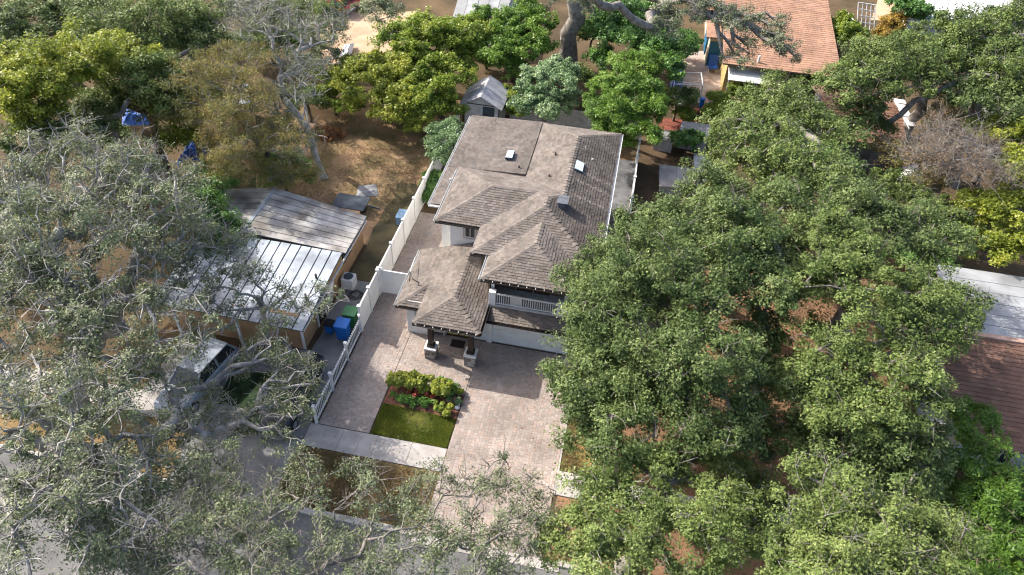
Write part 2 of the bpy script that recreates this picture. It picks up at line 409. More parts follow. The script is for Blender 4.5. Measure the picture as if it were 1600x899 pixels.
ro = roof(H, 'main_roof', [right, right_b, front2, left2, back2, mleft, mback],
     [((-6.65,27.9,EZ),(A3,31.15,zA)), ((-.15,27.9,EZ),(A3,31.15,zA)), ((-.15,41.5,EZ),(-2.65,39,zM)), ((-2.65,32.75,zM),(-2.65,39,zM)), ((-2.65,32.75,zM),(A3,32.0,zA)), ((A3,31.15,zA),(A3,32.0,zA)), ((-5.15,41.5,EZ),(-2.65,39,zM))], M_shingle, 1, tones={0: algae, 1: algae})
# low-pitched plane over the rear block
pa = [(-9.87,31.65,5.12),(-5.2,31.65,5.45),(-5.2,41.55,5.45),(-9.87,41.55,5.12)]
pa2 = [(-9.87,35.45,5.12),(-5.2,35.45,5.345),(-5.2,41.56,5.345),(-9.87,41.56,5.12)]
pa1 = [(-9.87,31.65,5.10),(-9.0,31.65,5.162),(-9.0,35.43,5.162),(-9.87,35.43,5.10)]
ra = roof(H, 'rear_roof', [pa1, pa2], [], M_shingle, 2)
# bay hip
BZ = EZ+S*2.6
bf = [(-9.1,30.05,EZ),(-4.0,30.05,EZ),(-4.0,32.65,BZ),(-6.5,32.65,BZ)]
bl = [(-9.1,30.05,EZ),(-6.5,32.65,BZ),(-9.1,35.25,EZ)]
bb = [(-9.1,35.25,EZ),(-6.5,32.65,BZ),(-4.05,32.65,BZ),(-4.05,34.15,EZ+S*1.1),(-5.15,35.25,EZ)]
bfc = [(-9.1,30.05,EZ),(-6.62,30.05,EZ),(-4.05,32.65,BZ),(-6.5,32.65,BZ)]
rb = roof(H, 'bay_roof', [bfc, bl, bb], [((-9.1,30.05,EZ),(-6.5,32.65,BZ)), ((-6.5,32.65,BZ),(-4.5,32.65,BZ)), ((-9.1,35.25,EZ),(-6.5,32.65,BZ))], M_shingle, 3)
# balcony hip
h3 = 2.3; Z3 = EZ+S*h3
f3 = [(-5.7,26.1,EZ),(-1.1,26.1,EZ),(A3,26.1+h3,Z3)]
l3 = [(-5.7,26.1,EZ),(A3,28.4,Z3),(A3,30.3,Z3),(-5.7,28.0,EZ)]
r3 = [(-1.1,26.1,EZ),(A3,28.4,Z3),(A3,30.3,Z3),(-1.1,28.0,EZ)]
rc = roof(H, 'balcony_roof', [f3, l3, r3], [((-5.7,26.1,EZ),(A3,28.4,Z3)), ((-1.1,26.1,EZ),(A3,28.4,Z3)), ((A3,28.4,Z3),(A3,30.25,Z3))], M_shingle, 4)
MB().box(-5.6, -1.2, 26.2, 28.5, 5.05, 5.19).build('soffit', M_brown, rc)
# entry roof
er, ex, sl = 3.43, -7.15, .31
zl = lambda x: er-sl*(ex-x)
ef = [(-8.85,24.75,zl(-8.85)),(-5.45,24.75,er-.37*1.7),(ex,26.45,er)]
zf = er-.37*1.7
ef = [(-8.87,24.75,zf),(-5.45,24.75,zf),(ex,26.45,er)]
el1 = [(-8.87,24.75,zf),(ex,26.45,er),(ex,30.94,er),(-8.87,30.94,zf)]
er1 = [(-5.45,24.75,zf),(ex,26.45,er),(ex,30.0,er),(-5.45,28.35,zf)]
er2 = [(-5.45,28.35,zf),(ex,30.0,er),(ex,30.94,er),(-5.45,30.94,zf)]
zs = zf-.37*1.43
el2 = [(-10.3,26.3,zs),(-8.87,27.73,zf-.006),(-8.87,30.94,zf-.006),(-10.3,30.94,zs)]
es = [(-10.3,26.3,zs),(-8.8,26.3,zs),(-8.8,27.73,zf-.006),(-8.87,27.73,zf-.006)]
re_ = roof(H, 'entry_roof', [ef, el1, er1, er2, el2, es], [((-8.87,24.75,zf),(ex,26.45,er)), ((-5.45,24.75,zf),(ex,26.45,er)), ((ex,26.45,er),(ex,30.9,er)), ((-10.3,26.3,zs),(-8.9,27.7,zf))], M_shingle, 5)
MB().box(-8.75, -5.55, 24.85, 26.94, zf-.24, zf-.12).build('soffit', M_stucco, re_)
MB().box(-8.75, -5.52, 24.9, 25.05, zf-.42, zf-.245).build('beam', M_stucco, re_)
# roof over the garage door
gp = [(-5.42,26.12,2.44),(-.35,26.12,2.44),(-.35,27.02,2.78),(-5.42,27.02,2.78)]
rg = roof(H, 'garage_roof', [gp], [], M_shingle, 6)
# gutters: dark along the street eaves, white along the sides
def gutter(parent, a, b, m, z, name='gutter', clips=0):
    a = Vector((*a, z)); b = Vector((*b, z)); d = (b-a).normalized(); n = Vector((d.y, -d.x, 0)); g = MB()
    prof = [(0, 0), (.0, -.11), (.09, -.11), (.12, -.02), (.12, 0), (.10, 0), (.075, -.09), (.02, -.09), (.02, 0)]
    g.prism([a+n*x+Vector((0, 0, y)) for x, y in prof], b-a)
    o = g.build(name, m, parent)
    if clips:
        for i in range(clips):
            p = a.lerp(b, (i+.5)/clips)+n*.07; q = MB(); q.box(p.x-.015, p.x+.015, p.y-.05, p.y+.05, z+.004, z+.012); q.build('hanger', M_whitedirty, o)
    return o
gutter(ro, (-6.65, 27.88), (-5.72, 27.88), M_gutter, EZ-.01); gutter(rc, (-5.75, 26.08), (-1.05, 26.08), M_gutter, EZ-.01, clips=11)
gutter(re_, (-8.92, 24.73), (-5.4, 24.73), M_gutter, zf-.01, clips=8); gutter(re_, (-10.35, 26.28), (-8.95, 26.28), M_gutter, zs-.01)
gutter(re_, (-5.43, 24.72), (-5.43, 28.3), M_gutter, zf-.01); gutter(rg, (-5.42, 26.1), (-.35, 26.1), M_gutter, 2.43)
gutter(rb, (-9.12, 30.03), (-6.72, 30.03), M_gutter, EZ-.01); gutter(rb, (-9.12, 35.2), (-9.12, 30.0), M_whitedirty, EZ-.01)
gutter(ra, (-9.89, 41.5), (-9.89, 31.6), M_whitedirty, 5.11); gutter(ra, (-9.95, 31.62), (-9.15, 31.62), M_white, 5.09)
gutter(ro, (-.13, 27.9), (-.13, 41.5), M_white, EZ-.01); gutter(rc, (-5.72, 27.9), (-5.72, 26.05), M_whitedirty, EZ-.01)
gutter(re_, (-10.32, 30.9), (-10.32, 26.25), M_whitedirty, zs-.01)
MB().tube([(-5.82, 27.0, EZ-.12), (-5.82, 27.2, EZ-.35), (-5.82, 27.9, EZ-.6), (-5.82, 28.3, 3.1)], .045, 6).build('downpipe', M_whitedirty, H)
# balcony
b = MB().box(-5.45, -1.5, 27.03, 28.5, 2.60, 2.74).build('balcony', M_whitedirty, H)
MB().box(-5.45, -1.5, 26.92, 27.03, 2.70, 2.86).build('front_beam', M_whitedirty, b)
for x in (-5.46, -1.88): MB().box(x, x+.36, 26.90, 27.2, 2.862, 3.72).build('pillar', M_white, b, bevel=.015)
for x in (-5.42, -1.6): MB().box(x, x+.16, 27.3, 27.46, 2.742, 5.05).build('post', M_white, b)
MB().box(-5.1, -1.88, 26.96, 27.03, 3.56, 3.63).build('hand_rail', M_white, b); MB().box(-5.1, -1.88, 26.97, 27.02, 2.93, 2.98).build('bottom_rail', M_white, b)
bal = MB().box(-.018, .018, -.018, .018, 0, .576).build('baluster', M_white, b); me = bal.data
for i in range(27):
    o = bal if i == 0 else bal.copy()
    if i: COL.objects.link(o)
    o.parent = b; o.location = (-5.02+i*.1163, 26.995, 2.982)
    if i == 6: o['label'] = 'baluster beside the pale board'
tag(MB().box(-4.34, -3.74, 27.06, 27.09, 2.90, 3.50).build('pale_board', M_stucco), 'pale cream board leaning inside the balcony railing', 'board')
MB().box(-6.21, -.59, 28.46, 28.54, 2.75, 5.0).build('balcony_wall', mat('recess_shade_stucco', (.15, .115, .075), .85, .05), H)  # tan wall toned dark brown; the recess shade is in the colour
MB().box(-5.58, -5.47, 27.2, 28.455, 2.76, 5.04).build('balcony_side_wall', MATS['recess_shade_stucco'], H)
dr = MB().box(-4.3, -2.4, 28.40, 28.455, 2.76, 4.85).build('sliding_door', M_door, H)  # dark tone instead of glass, deepening the shade of the recess
for x in (-4.32, -3.38, -2.44): MB().box(x, x+.06, 28.37, 28.40, 2.76, 4.85).build('door_frame', M_trimgrey, dr)
# windows on the bay and the stair block
window(H, -7.72, -7.12, 30.95, 3.75, 4.62)
window(H, -9.3, -8.8, 26.6, 1.0, 1.9)
# entry: columns on stone piers, door, mat
for i, x in enumerate((-8.12, -5.98)):
    c = MB().box(x-.13, x+.13, 25.08, 25.34, .98, zf-.42).build('column', M_brown, H, bevel=.01)
    tag(c, 'dark bronze column on a stacked stone pier')
    cap_ = MB().box(x-.33, x+.33, 24.88, 25.54, .74, .83).build('pier_cap', M_stucco, c); MB().box(x-.2, x+.2, 25.02, 25.4, .831, .979).build('plinth', M_brown, c)
    MB().box(x-.26, x+.26, 24.95, 25.47, .04, .735).build('pier_core', M_grout, c)
    rs = random.Random(i+4)
    for k in range(5):
        z0 = .045+k*.138
        for side in range(4):
            u = -.3
            while u < .27:
                w = min(rs.uniform(.14, .3), .3-u); d0 = rs.uniform(.27, .30); col = rs.uniform(.6, 1.35)
                q = MB()
                if side == 0: q.box(x+u, x+u+w-.01, 25.21-d0, 25.21-.258, z0, z0+.128, col)
                elif side == 1: q.box(x+u, x+u+w-.01, 25.21+.262, 25.21+d0, z0, z0+.128, col)
                elif side == 2: q.box(x-d0, x-.262, 25.21+u, 25.21+u+w-.01, z0, z0+.128, col)
                else: q.box(x+.262, x+d0, 25.21+u, 25.21+u+w-.01, z0, z0+.128, col)
                q.build('stone', M_stone, c, color=True); u += w
door = MB().box(-7.75, -6.35, 26.88, 26.945, .05, 2.15).build('front_door', M_door, H)
for x in (-7.62, -6.98): MB().box(x, x+.5, 26.85, 26.878, .15, .62).build('amber_light', M_amber, door); MB().box(x, x+.5, 26.85, 26.878, .72, 2.0).build('door_glass', M_glass, door)
for x in (-7.86, -6.34): MB().box(x, x+.1, 26.86, 26.949, .045, 2.25).build('door_jamb', M_white, door)
MB().box(-7.09, -7.03, 26.80, 26.85, .95, 1.2).build('handle', M_rim, door)
tag(MB().box(-7.35, -6.6, 26.05, 26.6, .045, .065).build('door_mat', M_mat), 'black mat lying before the front door', 'door mat')
# skylights, vents on the roof
def on_right(px, py):
    z = 6.0
    for _ in range(6): p = at(px, py, z); z = zR(p.x)
    return at(px, py, z)
def skylight(p, slope_x, w, l, label):
    n = Vector((-slope_x, 0, 1)).normalized(); ux = Vector((1, 0, slope_x)).normalized(); uy = Vector((0, 1, 0))
    o = MB().prism([p-ux*w/2-uy*l/2, p+ux*w/2-uy*l/2, p+ux*w/2+uy*l/2, p-ux*w/2+uy*l/2], n*.12).build('skylight', M_darkmetal, H)
    MB().prism([p-ux*w*.46-uy*l*.46+n*.122, p+ux*w*.46-uy*l*.46+n*.122, p+ux*w*.46+uy*l*.46+n*.122, p-ux*w*.46+uy*l*.46+n*.122], n*.03).build('skylight_dome', mat('skylight_pane', (.62, .70, .76), .25, .03, spec=.6), o)
    o['label'] = label
p = at(797, 244, 5.36); skylight(p, .07, .44, .85, 'pale skylight on the low rear roof')
p = on_right(904, 262); skylight(p, -S, .52, .95, 'pale skylight on the shaded slope')
p = on_right(879, 322); o = MB().box(p.x-.24, p.x+.24, p.y-.32, p.y+.32, p.z-.2, p.z+.38).build('vent_box', mat('weathered_zinc', (.13, .14, .155), .6, .2, 3, metal=.2), H, bevel=.04)
MB().box(p.x-.30, p.x+.30, p.y-.38, p.y+.38, p.z+.381, p.z+.43).build('vent_hood', MATS['weathered_zinc'], o)
for (px, py, z, h) in ((868, 240, 5.95, .1), (858, 274, 5.9, .1), (811, 261, 5.4, .1), (925, 253, 5.7, .2), (704, 284, 5.15, .2)):
    q = at(px, py, z); MB().tube([(q.x, q.y, q.z-.35), (q.x, q.y, q.z+h)], .06, 8).build('vent_pipe', M_whitedirty if px > 900 or px < 720 else M_barkdark, H)
pts = [at(908, 232, 5.95)+Vector((0, 0, .12)), at(916, 242, 5.8)+Vector((0, 0, .12)), at(914, 236, 5.85)+Vector((0, 0, .35))]
MB().tube(pts, .02, 5).build('roof_bracket', M_whitedirty, H)
# bracket and conduit on the entry roof corner
a0 = at(640, 432, 2.9)
MB().tube([at(640, 440, 2.6), at(641, 426, 3.0), at(644, 436, 2.9), at(655, 442, 2.85)], .035, 5).build('conduit', M_gutter, H)
MB().tube([at(649, 402, 2.6), at(641, 424, 2.9)], .025, 5).build('lead_cable', M_white, H)

# oval bench by the entry
be = thing('garden_bench', 'white oval stone bench beside the house entry', 'bench', at(684, 523))
c = at(685, 522); n = 16
MB().prism([(c.x+.62*math.cos(t)-.1*math.sin(t), c.y+.26*math.sin(t), .40) for t in [2*math.pi*i/n for i in range(n)]], (0, 0, .09)).build('seat', M_conc, be, bevel=.015)
for d in (-.35, .3): MB().box(c.x+d, c.x+d+.12, c.y-.14, c.y+.14, .042, .40).build('leg', M_conc, be)

# ------------------------------------------------------------------ fences
def vinyl_fence(label, p0, p1, h, bay=2.4, group=None):
    a = Vector((*p0, 0)); b = Vector((*p1, 0)); L_ = (b-a).length; n = max(1, round(L_/bay)); d = (b-a)/n; u = d.normalized(); x = Vector((-u.y, u.x, 0))
    f = thing('vinyl_fence', label, 'fence', a, group)
    for i in range(n+1):
        p = a+d*i; q = MB().box(p.x-.07, p.x+.07, p.y-.07, p.y+.07, 0, h+.06).build('post', M_white, f)
        MB().prism([(p.x+sx*.095, p.y+sy*.095, h+.061) for sx, sy in ((-1,-1),(1,-1),(1,1),(-1,1))], (0, 0, .05)).build('post_cap', M_white, q)
    for i in range(n):
        s = a+d*i+u*.075; e = a+d*(i+1)-u*.075
        pn = MB().prism([s+x*.02+Vector((0,0,.08)), s-x*.02+Vector((0,0,.08)), e-x*.02+Vector((0,0,.08)), e+x*.02+Vector((0,0,.08))], (0, 0, h-.16)).build('panel', M_white, f)
        nb = 8
        for z in (.05, h-.09):
            MB().prism([s+x*.04+Vector((0,0,z)), s-x*.04+Vector((0,0,z)), e-x*.04+Vector((0,0,z)), e+x*.04+Vector((0,0,z))], (0, 0, .1)).build('rail', M_white, pn)
    return f
FX = -12.33
vinyl_fence('tall white fence between the paver side walk and the bare dirt yard', (FX, 29.25), (FX, 47.6), 1.83)
vinyl_fence('short tall white fence run beside the blue bin', (FX, 26.1), (FX, 29.1), 1.83, 1.5)
vinyl_fence('white gate panel across the paver side walk', (FX+.1, 29.3), (-9.95, 29.3), 1.75, 2.4)
vinyl_fence('white fence along the dark alley beside the house', (1.22, 27.5), (1.22, 47.0), 1.83)
# board fence at the rear
bf_ = thing('board_fence', 'weathered white board fence behind the house between the shed and the feathery tree', 'fence', (-9, 50.2, 0))
for i in range(66):
    x = -8.9+i*.155; MB().box(x, x+.145, 50.15, 50.18, .03, 1.75+random.uniform(-.02, .02)).build('board', M_whitedirty, bf_)
for z in (.4, 1.4): MB().box(-8.9, 1.35, 50.185, 50.24, z, z+.09).build('rail', M_whitedirty, bf_)
# low picket fence
pk = thing('picket_fence', 'low white picket fence stepping down towards the sidewalk', 'fence', (FX, 23, 0))
ys = [26.0, 23.9, 21.8, 19.7]
for i, y in enumerate(ys): q = MB().box(FX-.06, FX+.06, y-.06, y+.06, 0, 1.32 if i in (1, 3) else 1.25).build('post', M_white, pk); MB().box(FX-.08, FX+.08, y-.08, y+.08, 1.33, 1.37).build('post_cap', M_white, q)
for i in range(3):
    for z in (.18, .95): MB().box(FX-.03, FX+.03, ys[i+1]+.06, ys[i]-.06, z, z+.06).build('rail', M_white, pk)
first = None
for i in range(38):
    y = 19.83+i*.165
    if min(abs(y-q) for q in ys) < .08: continue
    if first is None: first = MB().box(FX-.014, FX+.014, y-.014, y+.014, .08, 1.14).build('picket', M_white, pk); y00 = y
    else:
        o = first.copy(); COL.objects.link(o); o.parent = pk; o.location = (0, y-y00, 0)
MB().box(1.05, 1.15, 20.0, 21.6, 0, .95).build('tmp', M_white)
bpy.data.objects.remove(bpy.data.objects['tmp'])
wf = thing('low_fence', 'short low white fence end by the sidewalk under the dense oak', 'fence', (1.1, 20.4, 0))
MB().box(1.06, 1.16, 20.0, 20.1, 0, .95).build('post', M_white, wf); MB().box(1.07, 1.15, 20.1, 22.4, .82, .92).build('rail', M_white, wf)
for i in range(9): MB().box(1.09, 1.13, 20.25+i*.24, 20.33+i*.24, .05, .819).build('picket', M_white, wf)

# ------------------------------------------------------------------ shed
sh = thing('garden_shed', 'small white garden shed with a grey gable roof behind the house', 'shed', (-10.8, 49.5, 0))
sx0, sx1, sy0, sy1, se = -12.1, -9.4, 48.3, 51.2, 2.2; sa = 2.95; sxm = (sx0+sx1)/2
w_ = MB(); w_.box(sx0, sx1, sy0, sy1, 0, se); w_.prism([(sx0, sy0+.002, se), (sx1, sy0+.002, se), (sxm, sy0+.002, sa-.05)], (0, sy1-sy0-.004, 0)); w_.build('wall', M_whitedirty, sh)
rp = mat('shed_roofing', (.42, .42, .43), .8, .2, 1.5, .1, 12, col2=(.26, .26, .27))
for nm, xa in (('roof_slope', sx0-.28), ('roof_slope', sx1+.28)):
    za = se-.28*(sa-se)/(sxm-sx0)
    r_ = MB().prism([(xa, sy0-.35, za), (sxm, sy0-.35, sa), (sxm, sy1+.2, sa), (xa, sy1+.2, za)], (0, 0, .06)).build(nm, rp, sh)
    for k in range(1, 5):
        y = sy0-.35+k*.75; MB().prism([(xa, y, za+.061), (sxm, y, sa+.061), (sxm, y+.03, sa+.061), (xa, y+.03, za+.061)], (0, 0, .012)).build('seam', M_greyroof, r_)
MB().box(sx0-.02, sx1+.02, sy0-.03, sy0-.002, se-.06, se).build('trim', M_gutter, sh)
for x in (sx0-.03, sx1-.05): MB().box(x, x+.08, sy0-.035, sy0-.003, 0, se-.06).build('trim', M_gutter, sh)
MB().box(sxm+.1, sxm+1.0, sy0-.02, sy0-.003, .1, 2.05).build('door', M_darkmetal, sh)

# ------------------------------------------------------------------ left neighbour with metal roofs
nb = thing('neighbour_house', 'low tan house with stained and pale metal sheet roofs under the oaks', 'house', (-17, 28, 0))
MB().box(-22.3, -14.75, 24.0, 33.2, 0, 2.55).build('wall', M_tan, nb)
def sheets(parent, name, a, b, c_, d, n, m, rib=True):
    """roof slope a-b (ridge) to d-c (eave) cut into n sheets from a to b"""
    a, b, c_, d = map(Vector, (a, b, c_, d))
    base = MB().prism([a-Vector((0,0,.05)), b-Vector((0,0,.05)), c_-Vector((0,0,.05)), d-Vector((0,0,.05))][::-1], (0, 0, .04)).build(name, M_darkmetal, parent)
    for i in range(n):
        t0, t1 = i/n+.004, (i+1)/n-.004
        p = [a.lerp(b, t0), a.lerp(b, t1), d.lerp(c_, t1), d.lerp(c_, t0)]
        dz = random.uniform(0, .012)
        mb = MB().prism([q+Vector((0, 0, dz-.008)) for q in p][::-1], (0, 0, .02)); e = [a.lerp(b, t0), a.lerp(b, min(1, t0+.006)), d.lerp(c_, min(1, t0+.006)), d.lerp(c_, t0)]
        if rib: mb.prism([q+Vector((0, 0, dz+.0125)) for q in e][::-1], (0, 0, .012))
        mb.build('roof_sheet', m, base)
    return base
# rear gable: ridge along the depth
sheets(nb, 'rear_roof', (-20.1, 29.0, 3.15), (-20.1, 33.4, 3.15), (-14.1, 32.6, 2.72), (-14.1, 29.1, 2.72), 8, M_metalold)
sheets(nb, 'rear_roof', (-20.12, 29.0, 3.15), (-20.12, 33.4, 3.15), (-23.4, 33.0, 2.75), (-23.4, 29.0, 2.75), 8, M_metalold)
MB().bar((-20.1, 28.95, 3.17), (-20.1, 33.45, 3.17), .22, .05).build('ridge_cap', M_metal, nb)
# front low slope, falling to the street
sheets(nb, 'front_roof', (-14.2, 28.95, 2.86), (-22.6, 28.95, 2.95), (-22.4, 23.3, 2.5), (-14.15, 23.2, 2.45), 14, M_metal)
MB().box(-14.2, -14.12, 23.25, 32.6, 2.34, 2.44).build('fascia', M_whitedirty, nb)
for (y0, y1) in ((27.0, 27.85),): MB().prism([(-14.72, y0, 0), (-14.72, y1, 0), (-14.35, y1-.1, 2.0), (-14.35, y0-.1, 2.0)], (-.05, 0, 0)).build('leaning_door', M_white, nb)
f_ = MB().box(-14.76, -14.70, 25.9, 26.8, .05, 2.05).build('side_door', M_glass, nb)
for y in (25.8, 26.8): MB().box(-14.76, -14.66, y, y+.1, 0, 2.15).build('door_jamb', M_white, f_)
MB().box(-14.78, -14.7, 23.95, 24.1, 0, 2.4).build('corner_board', M_white, nb)
MB().box(-14.755, -14.70, 29.9, 31.2, 1.1, 2.1).build('window', M_glass, nb)
for (px, py) in ((494, 434), (478, 465)):
    q = at(px, py, 2.8); MB().tube([(q.x, q.y, 2.55), (q.x, q.y, 3.05)], .06, 7).build('roof_vent', M_gutter, nb)
# porch posts and carport hidden in the shade
for x in (-21.5, -18): MB().box(x, x+.12, 23.4, 23.52, 0, 2.4).build('porch_post', M_white, nb)

ac = thing('air_conditioner', 'white air conditioner box on the slab beside the tan wall', 'air conditioner', (-14.2, 29.2, 0))
MB().box(-14.55, -13.85, 28.9, 29.6, .1, .85).build('body', M_white, ac, bevel=.03); MB().tube([(-14.2, 29.25, .851), (-14.2, 29.25, .88)], .28, 14).build('fan_grille', M_darkmetal, ac); MB().box(-14.7, -13.7, 28.8, 29.7, .02, .098).build('pad', M_concgrey, ac)
tag(MB().tube([(-13.6+.45*math.cos(t)*(1-.03*t), 28.6+.4*math.sin(t)*(1-.02*t), .06+.01*t) for t in [i*.45 for i in range(40)]], .025, 5).build('garden_hose', M_black), 'black garden hose coiled on the slab', 'hose')
tag(sheet('slab_pad', [(-14.6, 26.4), (-12.6, 26.4), (-12.6, 29.9), (-14.6, 29.9)], .024, M_concgrey))
def bin_(p, m, mlid, label, h=1.05, w=.58, group='wheelie bins'):
    t = thing('wheelie_bin', label, 'bin', (p[0], p[1], .03), group); x, y = p[0], p[1]; mb = MB(); k = w*.40
    a = [(x-k, y-k, .09), (x+k, y-k, .09), (x+k, y+k, .09), (x-k, y+k, .09)]; bq = [(x-w/2, y-w/2, h), (x+w/2, y-w/2, h), (x+w/2, y+w/2, h), (x-w/2, y+w/2, h)]
    mb.face(a[::-1]); mb.face(bq)
    for i in range(4): j = (i+1) % 4; mb.face([a[i], a[j], bq[j], bq[i]])
    mb.build('body', m, t)
    l = MB(); e = w/2+.04; l.prism([(x-e, y-e, h+.01), (x+e, y-e, h+.01), (x+e, y+e, h+.05), (x-e, y+e, h+.05)], (0, 0, .05)); l.build('lid', mlid, t, bevel=.02)
    for s in (-1, 1): MB().tube([(x+s*w*.36, y+w*.36, .13), (x+s*w*.44, y+w*.36, .13)], .1, 10).build('wheel', M_black, t)
    MB().tube([(x-w*.4, y+w/2+.07, h-.04), (x+w*.4, y+w/2+.07, h-.04)], .02, 6).build('handle', M_black, t)
q = at(538, 528); bin_((q.x, q.y), M_bluebin, M_bluebin, 'blue wheelie bin beside the picket fence', 1.1, .66)
bin_((q.x+.1, q.y+.95), M_greenbin, M_greenbin, 'green wheelie bin behind the blue one by the white fence', 1.1, .66)
q = at(517, 520); bin_((q.x, q.y), M_bluebin, M_black, 'small blue tub with a black lid against the tan wall', .7, .45)
# dark sheet table in the bare yard
tb = thing('trailer_bed', 'dark flat trailer bed standing in the bare dirt yard behind the metal roof', 'trailer', at(547, 325))
c = at(548, 316, .55)
MB().box(c.x-1.1, c.x+1.1, c.y-.75, c.y+.75, .5, .58).build('deck', M_darkmetal, tb)
for sx in (-1, 1): MB().tube([(c.x+sx*.85, c.y-.1, .28), (c.x+sx*1.0, c.y-.1, .28)], .28, 12).build('wheel', M_black, tb)
MB().bar((c.x+1.1, c.y, .5), (c.x+2.0, c.y, .35), .08).build('tow_bar', M_darkmetal, tb)
t2 = thing('cooler_box', 'small pale blue box against the white fence in the dirt yard', 'box', at(631, 342))
c = at(630, 338, .4); MB().box(c.x-.35, c.x+.35, c.y-.5, c.y+.4, .03, .55).build('body', mat('pale_blue_plastic', (.25, .38, .52), .5), t2); MB().box(c.x-.38, c.x+.38, c.y-.53, c.y+.43, .552, .63).build('lid', MATS['pale_blue_plastic'], t2, bevel=.02)

# ------------------------------------------------------------------ vehicles
def car(label, x, y, rz, paint, L_=4.6, W=1.84, hgt=1.5, group='parked cars', suv=True):
    t = thing('parked_car', label, 'car', (x, y, .02), group, 0); cr_, sr_ = math.cos(rz), math.sin(rz)
    def T(u, v, z): return (x+u*cr_-v*sr_, y+u*sr_+v*cr_, .02+z)
    hw = W/2; bz = hgt*.60
    st = [(-L_/2, .42, .62*hgt*.9, .86), (-L_/2+.12, .26, bz*.97, .94), (-L_*.30, .22, bz*1.03, 1), (0, .2, bz*1.02, 1), (L_*.2, .2, bz*.99, 1), (L_*.36, .24, bz*.90, .97), (L_/2-.12, .28, bz*.80, .90), (L_/2, .42, bz*.62, .78)]
    mb = MB(); rings = []
    for (u, z0, z1, k) in st:
        w = hw*k; rings.append([T(u, -w*.93, z0), T(u, -w, z0+(z1-z0)*.35), T(u, -w*.97, z1-.07), T(u, -w*.86, z1), T(u, w*.86, z1), T(u, w*.97, z1-.07), T(u, w, z0+(z1-z0)*.35), T(u, w*.93, z0)])
    for a, b_ in zip(rings, rings[1:]):
        for i in range(8): j = (i+1) % 8; mb.face([a[i], a[j], b_[j], b_[i]])
    mb.face(rings[0][::-1]); mb.face(rings[-1]); mb.build('body', paint, t, smooth=False, bevel=.02)
    r0, r1 = (-L_*.46, L_*.22) if suv else (-L_*.36, L_*.20); t0, t1 = (r0+.30, r1-.72) if suv else (r0+.62, r1-.72)
    wb, wt = hw*.86, hw*.70; ct = bz*1.0
    low = [T(r0, -wb, ct), T(r1, -wb, ct), T(r1, wb, ct), T(r0, wb, ct)]; hi = [T(t0, -wt, hgt-.05), T(t1, -wt, hgt-.05), T(t1, wt, hgt-.05), T(t0, wt, hgt-.05)]
    g = MB()
    for i in range(4): j = (i+1) % 4; g.face([low[i], low[j], hi[j], hi[i]])
    g.build('window_glass', M_glass, t)
    rf = MB().prism([T(t0-.05, -wt-.02, hgt-.05), T(t1+.05, -wt-.02, hgt-.05), T(t1+.05, wt+.02, hgt-.05), T(t0-.05, wt+.02, hgt-.05)], (0, 0, .06)).build('roof', paint, t, bevel=.025)
    for s in (-1, 1):
        for a, b_ in ((0, 0), (1, 1)):
            pa_, pb_ = (Vector(T((r0, r1)[a], s*wb, ct)), Vector(T((t0, t1)[a], s*wt, hgt-.04))); MB().bar(pa_, pb_, .09, .07).build('pillar', paint, rf)
        um = (t0+t1)/2; MB().bar(T(um, s*(wb+.003), ct), T(um, s*(wt+.01), hgt-.04), .09, .05).build('pillar', paint, rf)
        for u in (-L_*.31, L_*.31):
            w_ = MB().tube([T(u, s*(hw-.2), .33), T(u, s*(hw+.005), .33)], .335, 16).build('wheel', M_black, t); MB().tube([T(u, s*(hw-.02), .33), T(u, s*(hw+.02), .33)], .2, 12).build('rim', M_rim, w_)
        hl = MB().prism([T(L_/2-.22, s*hw*.55, bz*.70), T(L_/2-.10, s*hw*.50, bz*.60), T(L_/2-.12, s*hw*.82, bz*.62), T(L_/2-.3, s*hw*.88, bz*.72)], (0, 0, .14)).build('headlight', M_lamp, t)
        MB().box(0, .01, 0, .01, 0, .01)
        MB().prism([T(t1+.35, s*(hw*.9), ct+.02), T(t1+.5, s*(hw*.9), ct+.02), T(t1+.47, s*(hw+.14), ct+.04), T(t1+.36, s*(hw+.14), ct+.04)], (0, 0, .13)).build('mirror', paint, t)
        MB().prism([T(-L_/2-.01, s*hw*.5, bz*.72), T(-L_/2-.01, s*hw*.8, bz*.72), T(-L_/2+.1, s*hw*.88, bz*.72), T(-L_/2+.1, s*hw*.5, bz*.72)], (0, 0, .16)).build('tail_light', M_red, t)
    gr = MB().prism([T(L_/2-.06, -hw*.48, bz*.42), T(L_/2+.03, -hw*.46, bz*.42), T(L_/2+.03, hw*.46, bz*.42), T(L_/2-.06, hw*.48, bz*.42)], (0, 0, bz*.22)).build('grille', M_gutter, t)
    for k in range(3): z = bz*(.45+k*.065); MB().prism([T(L_/2+.03, -hw*.44, z), T(L_/2+.045, -hw*.44, z), T(L_/2+.045, hw*.44, z), T(L_/2+.03, hw*.44, z)], (0, 0, .025)).build('grille_bar', M_rim, gr)
    MB().prism([T(L_/2-.1, -hw*.8, .28), T(L_/2+.06, -hw*.7, .28), T(L_/2+.06, hw*.7, .28), T(L_/2-.1, hw*.8, .28)], (0, 0, .16)).build('bumper', M_rim if paint is M_navy else paint, t)
    return t
car('silver car parked under the oak in the neighbour driveway', -18.9, 20.6, R(-100), M_silver, hgt=1.55)
car('black car with a chrome grille nosed towards the street under the oak', -14.1, 20.7, R(-91), M_navy, 4.9, 1.92, 1.7)
q = at(543, 14); car('red car at the top edge beside the sandy yard', q.x, q.y, R(80), M_red)
q = at(508, 8); car('white car at the top edge left of the red one', q.x-.6, q.y+.6, R(80), M_white)
car('pale car standing before the red-brown roofed house', 21.6, 22.6, R(20), M_silver, suv=False)
q = at(1537, 172); car('grey car half hidden by the upper right oaks', q.x, q.y, R(60), M_greyroof, suv=False)

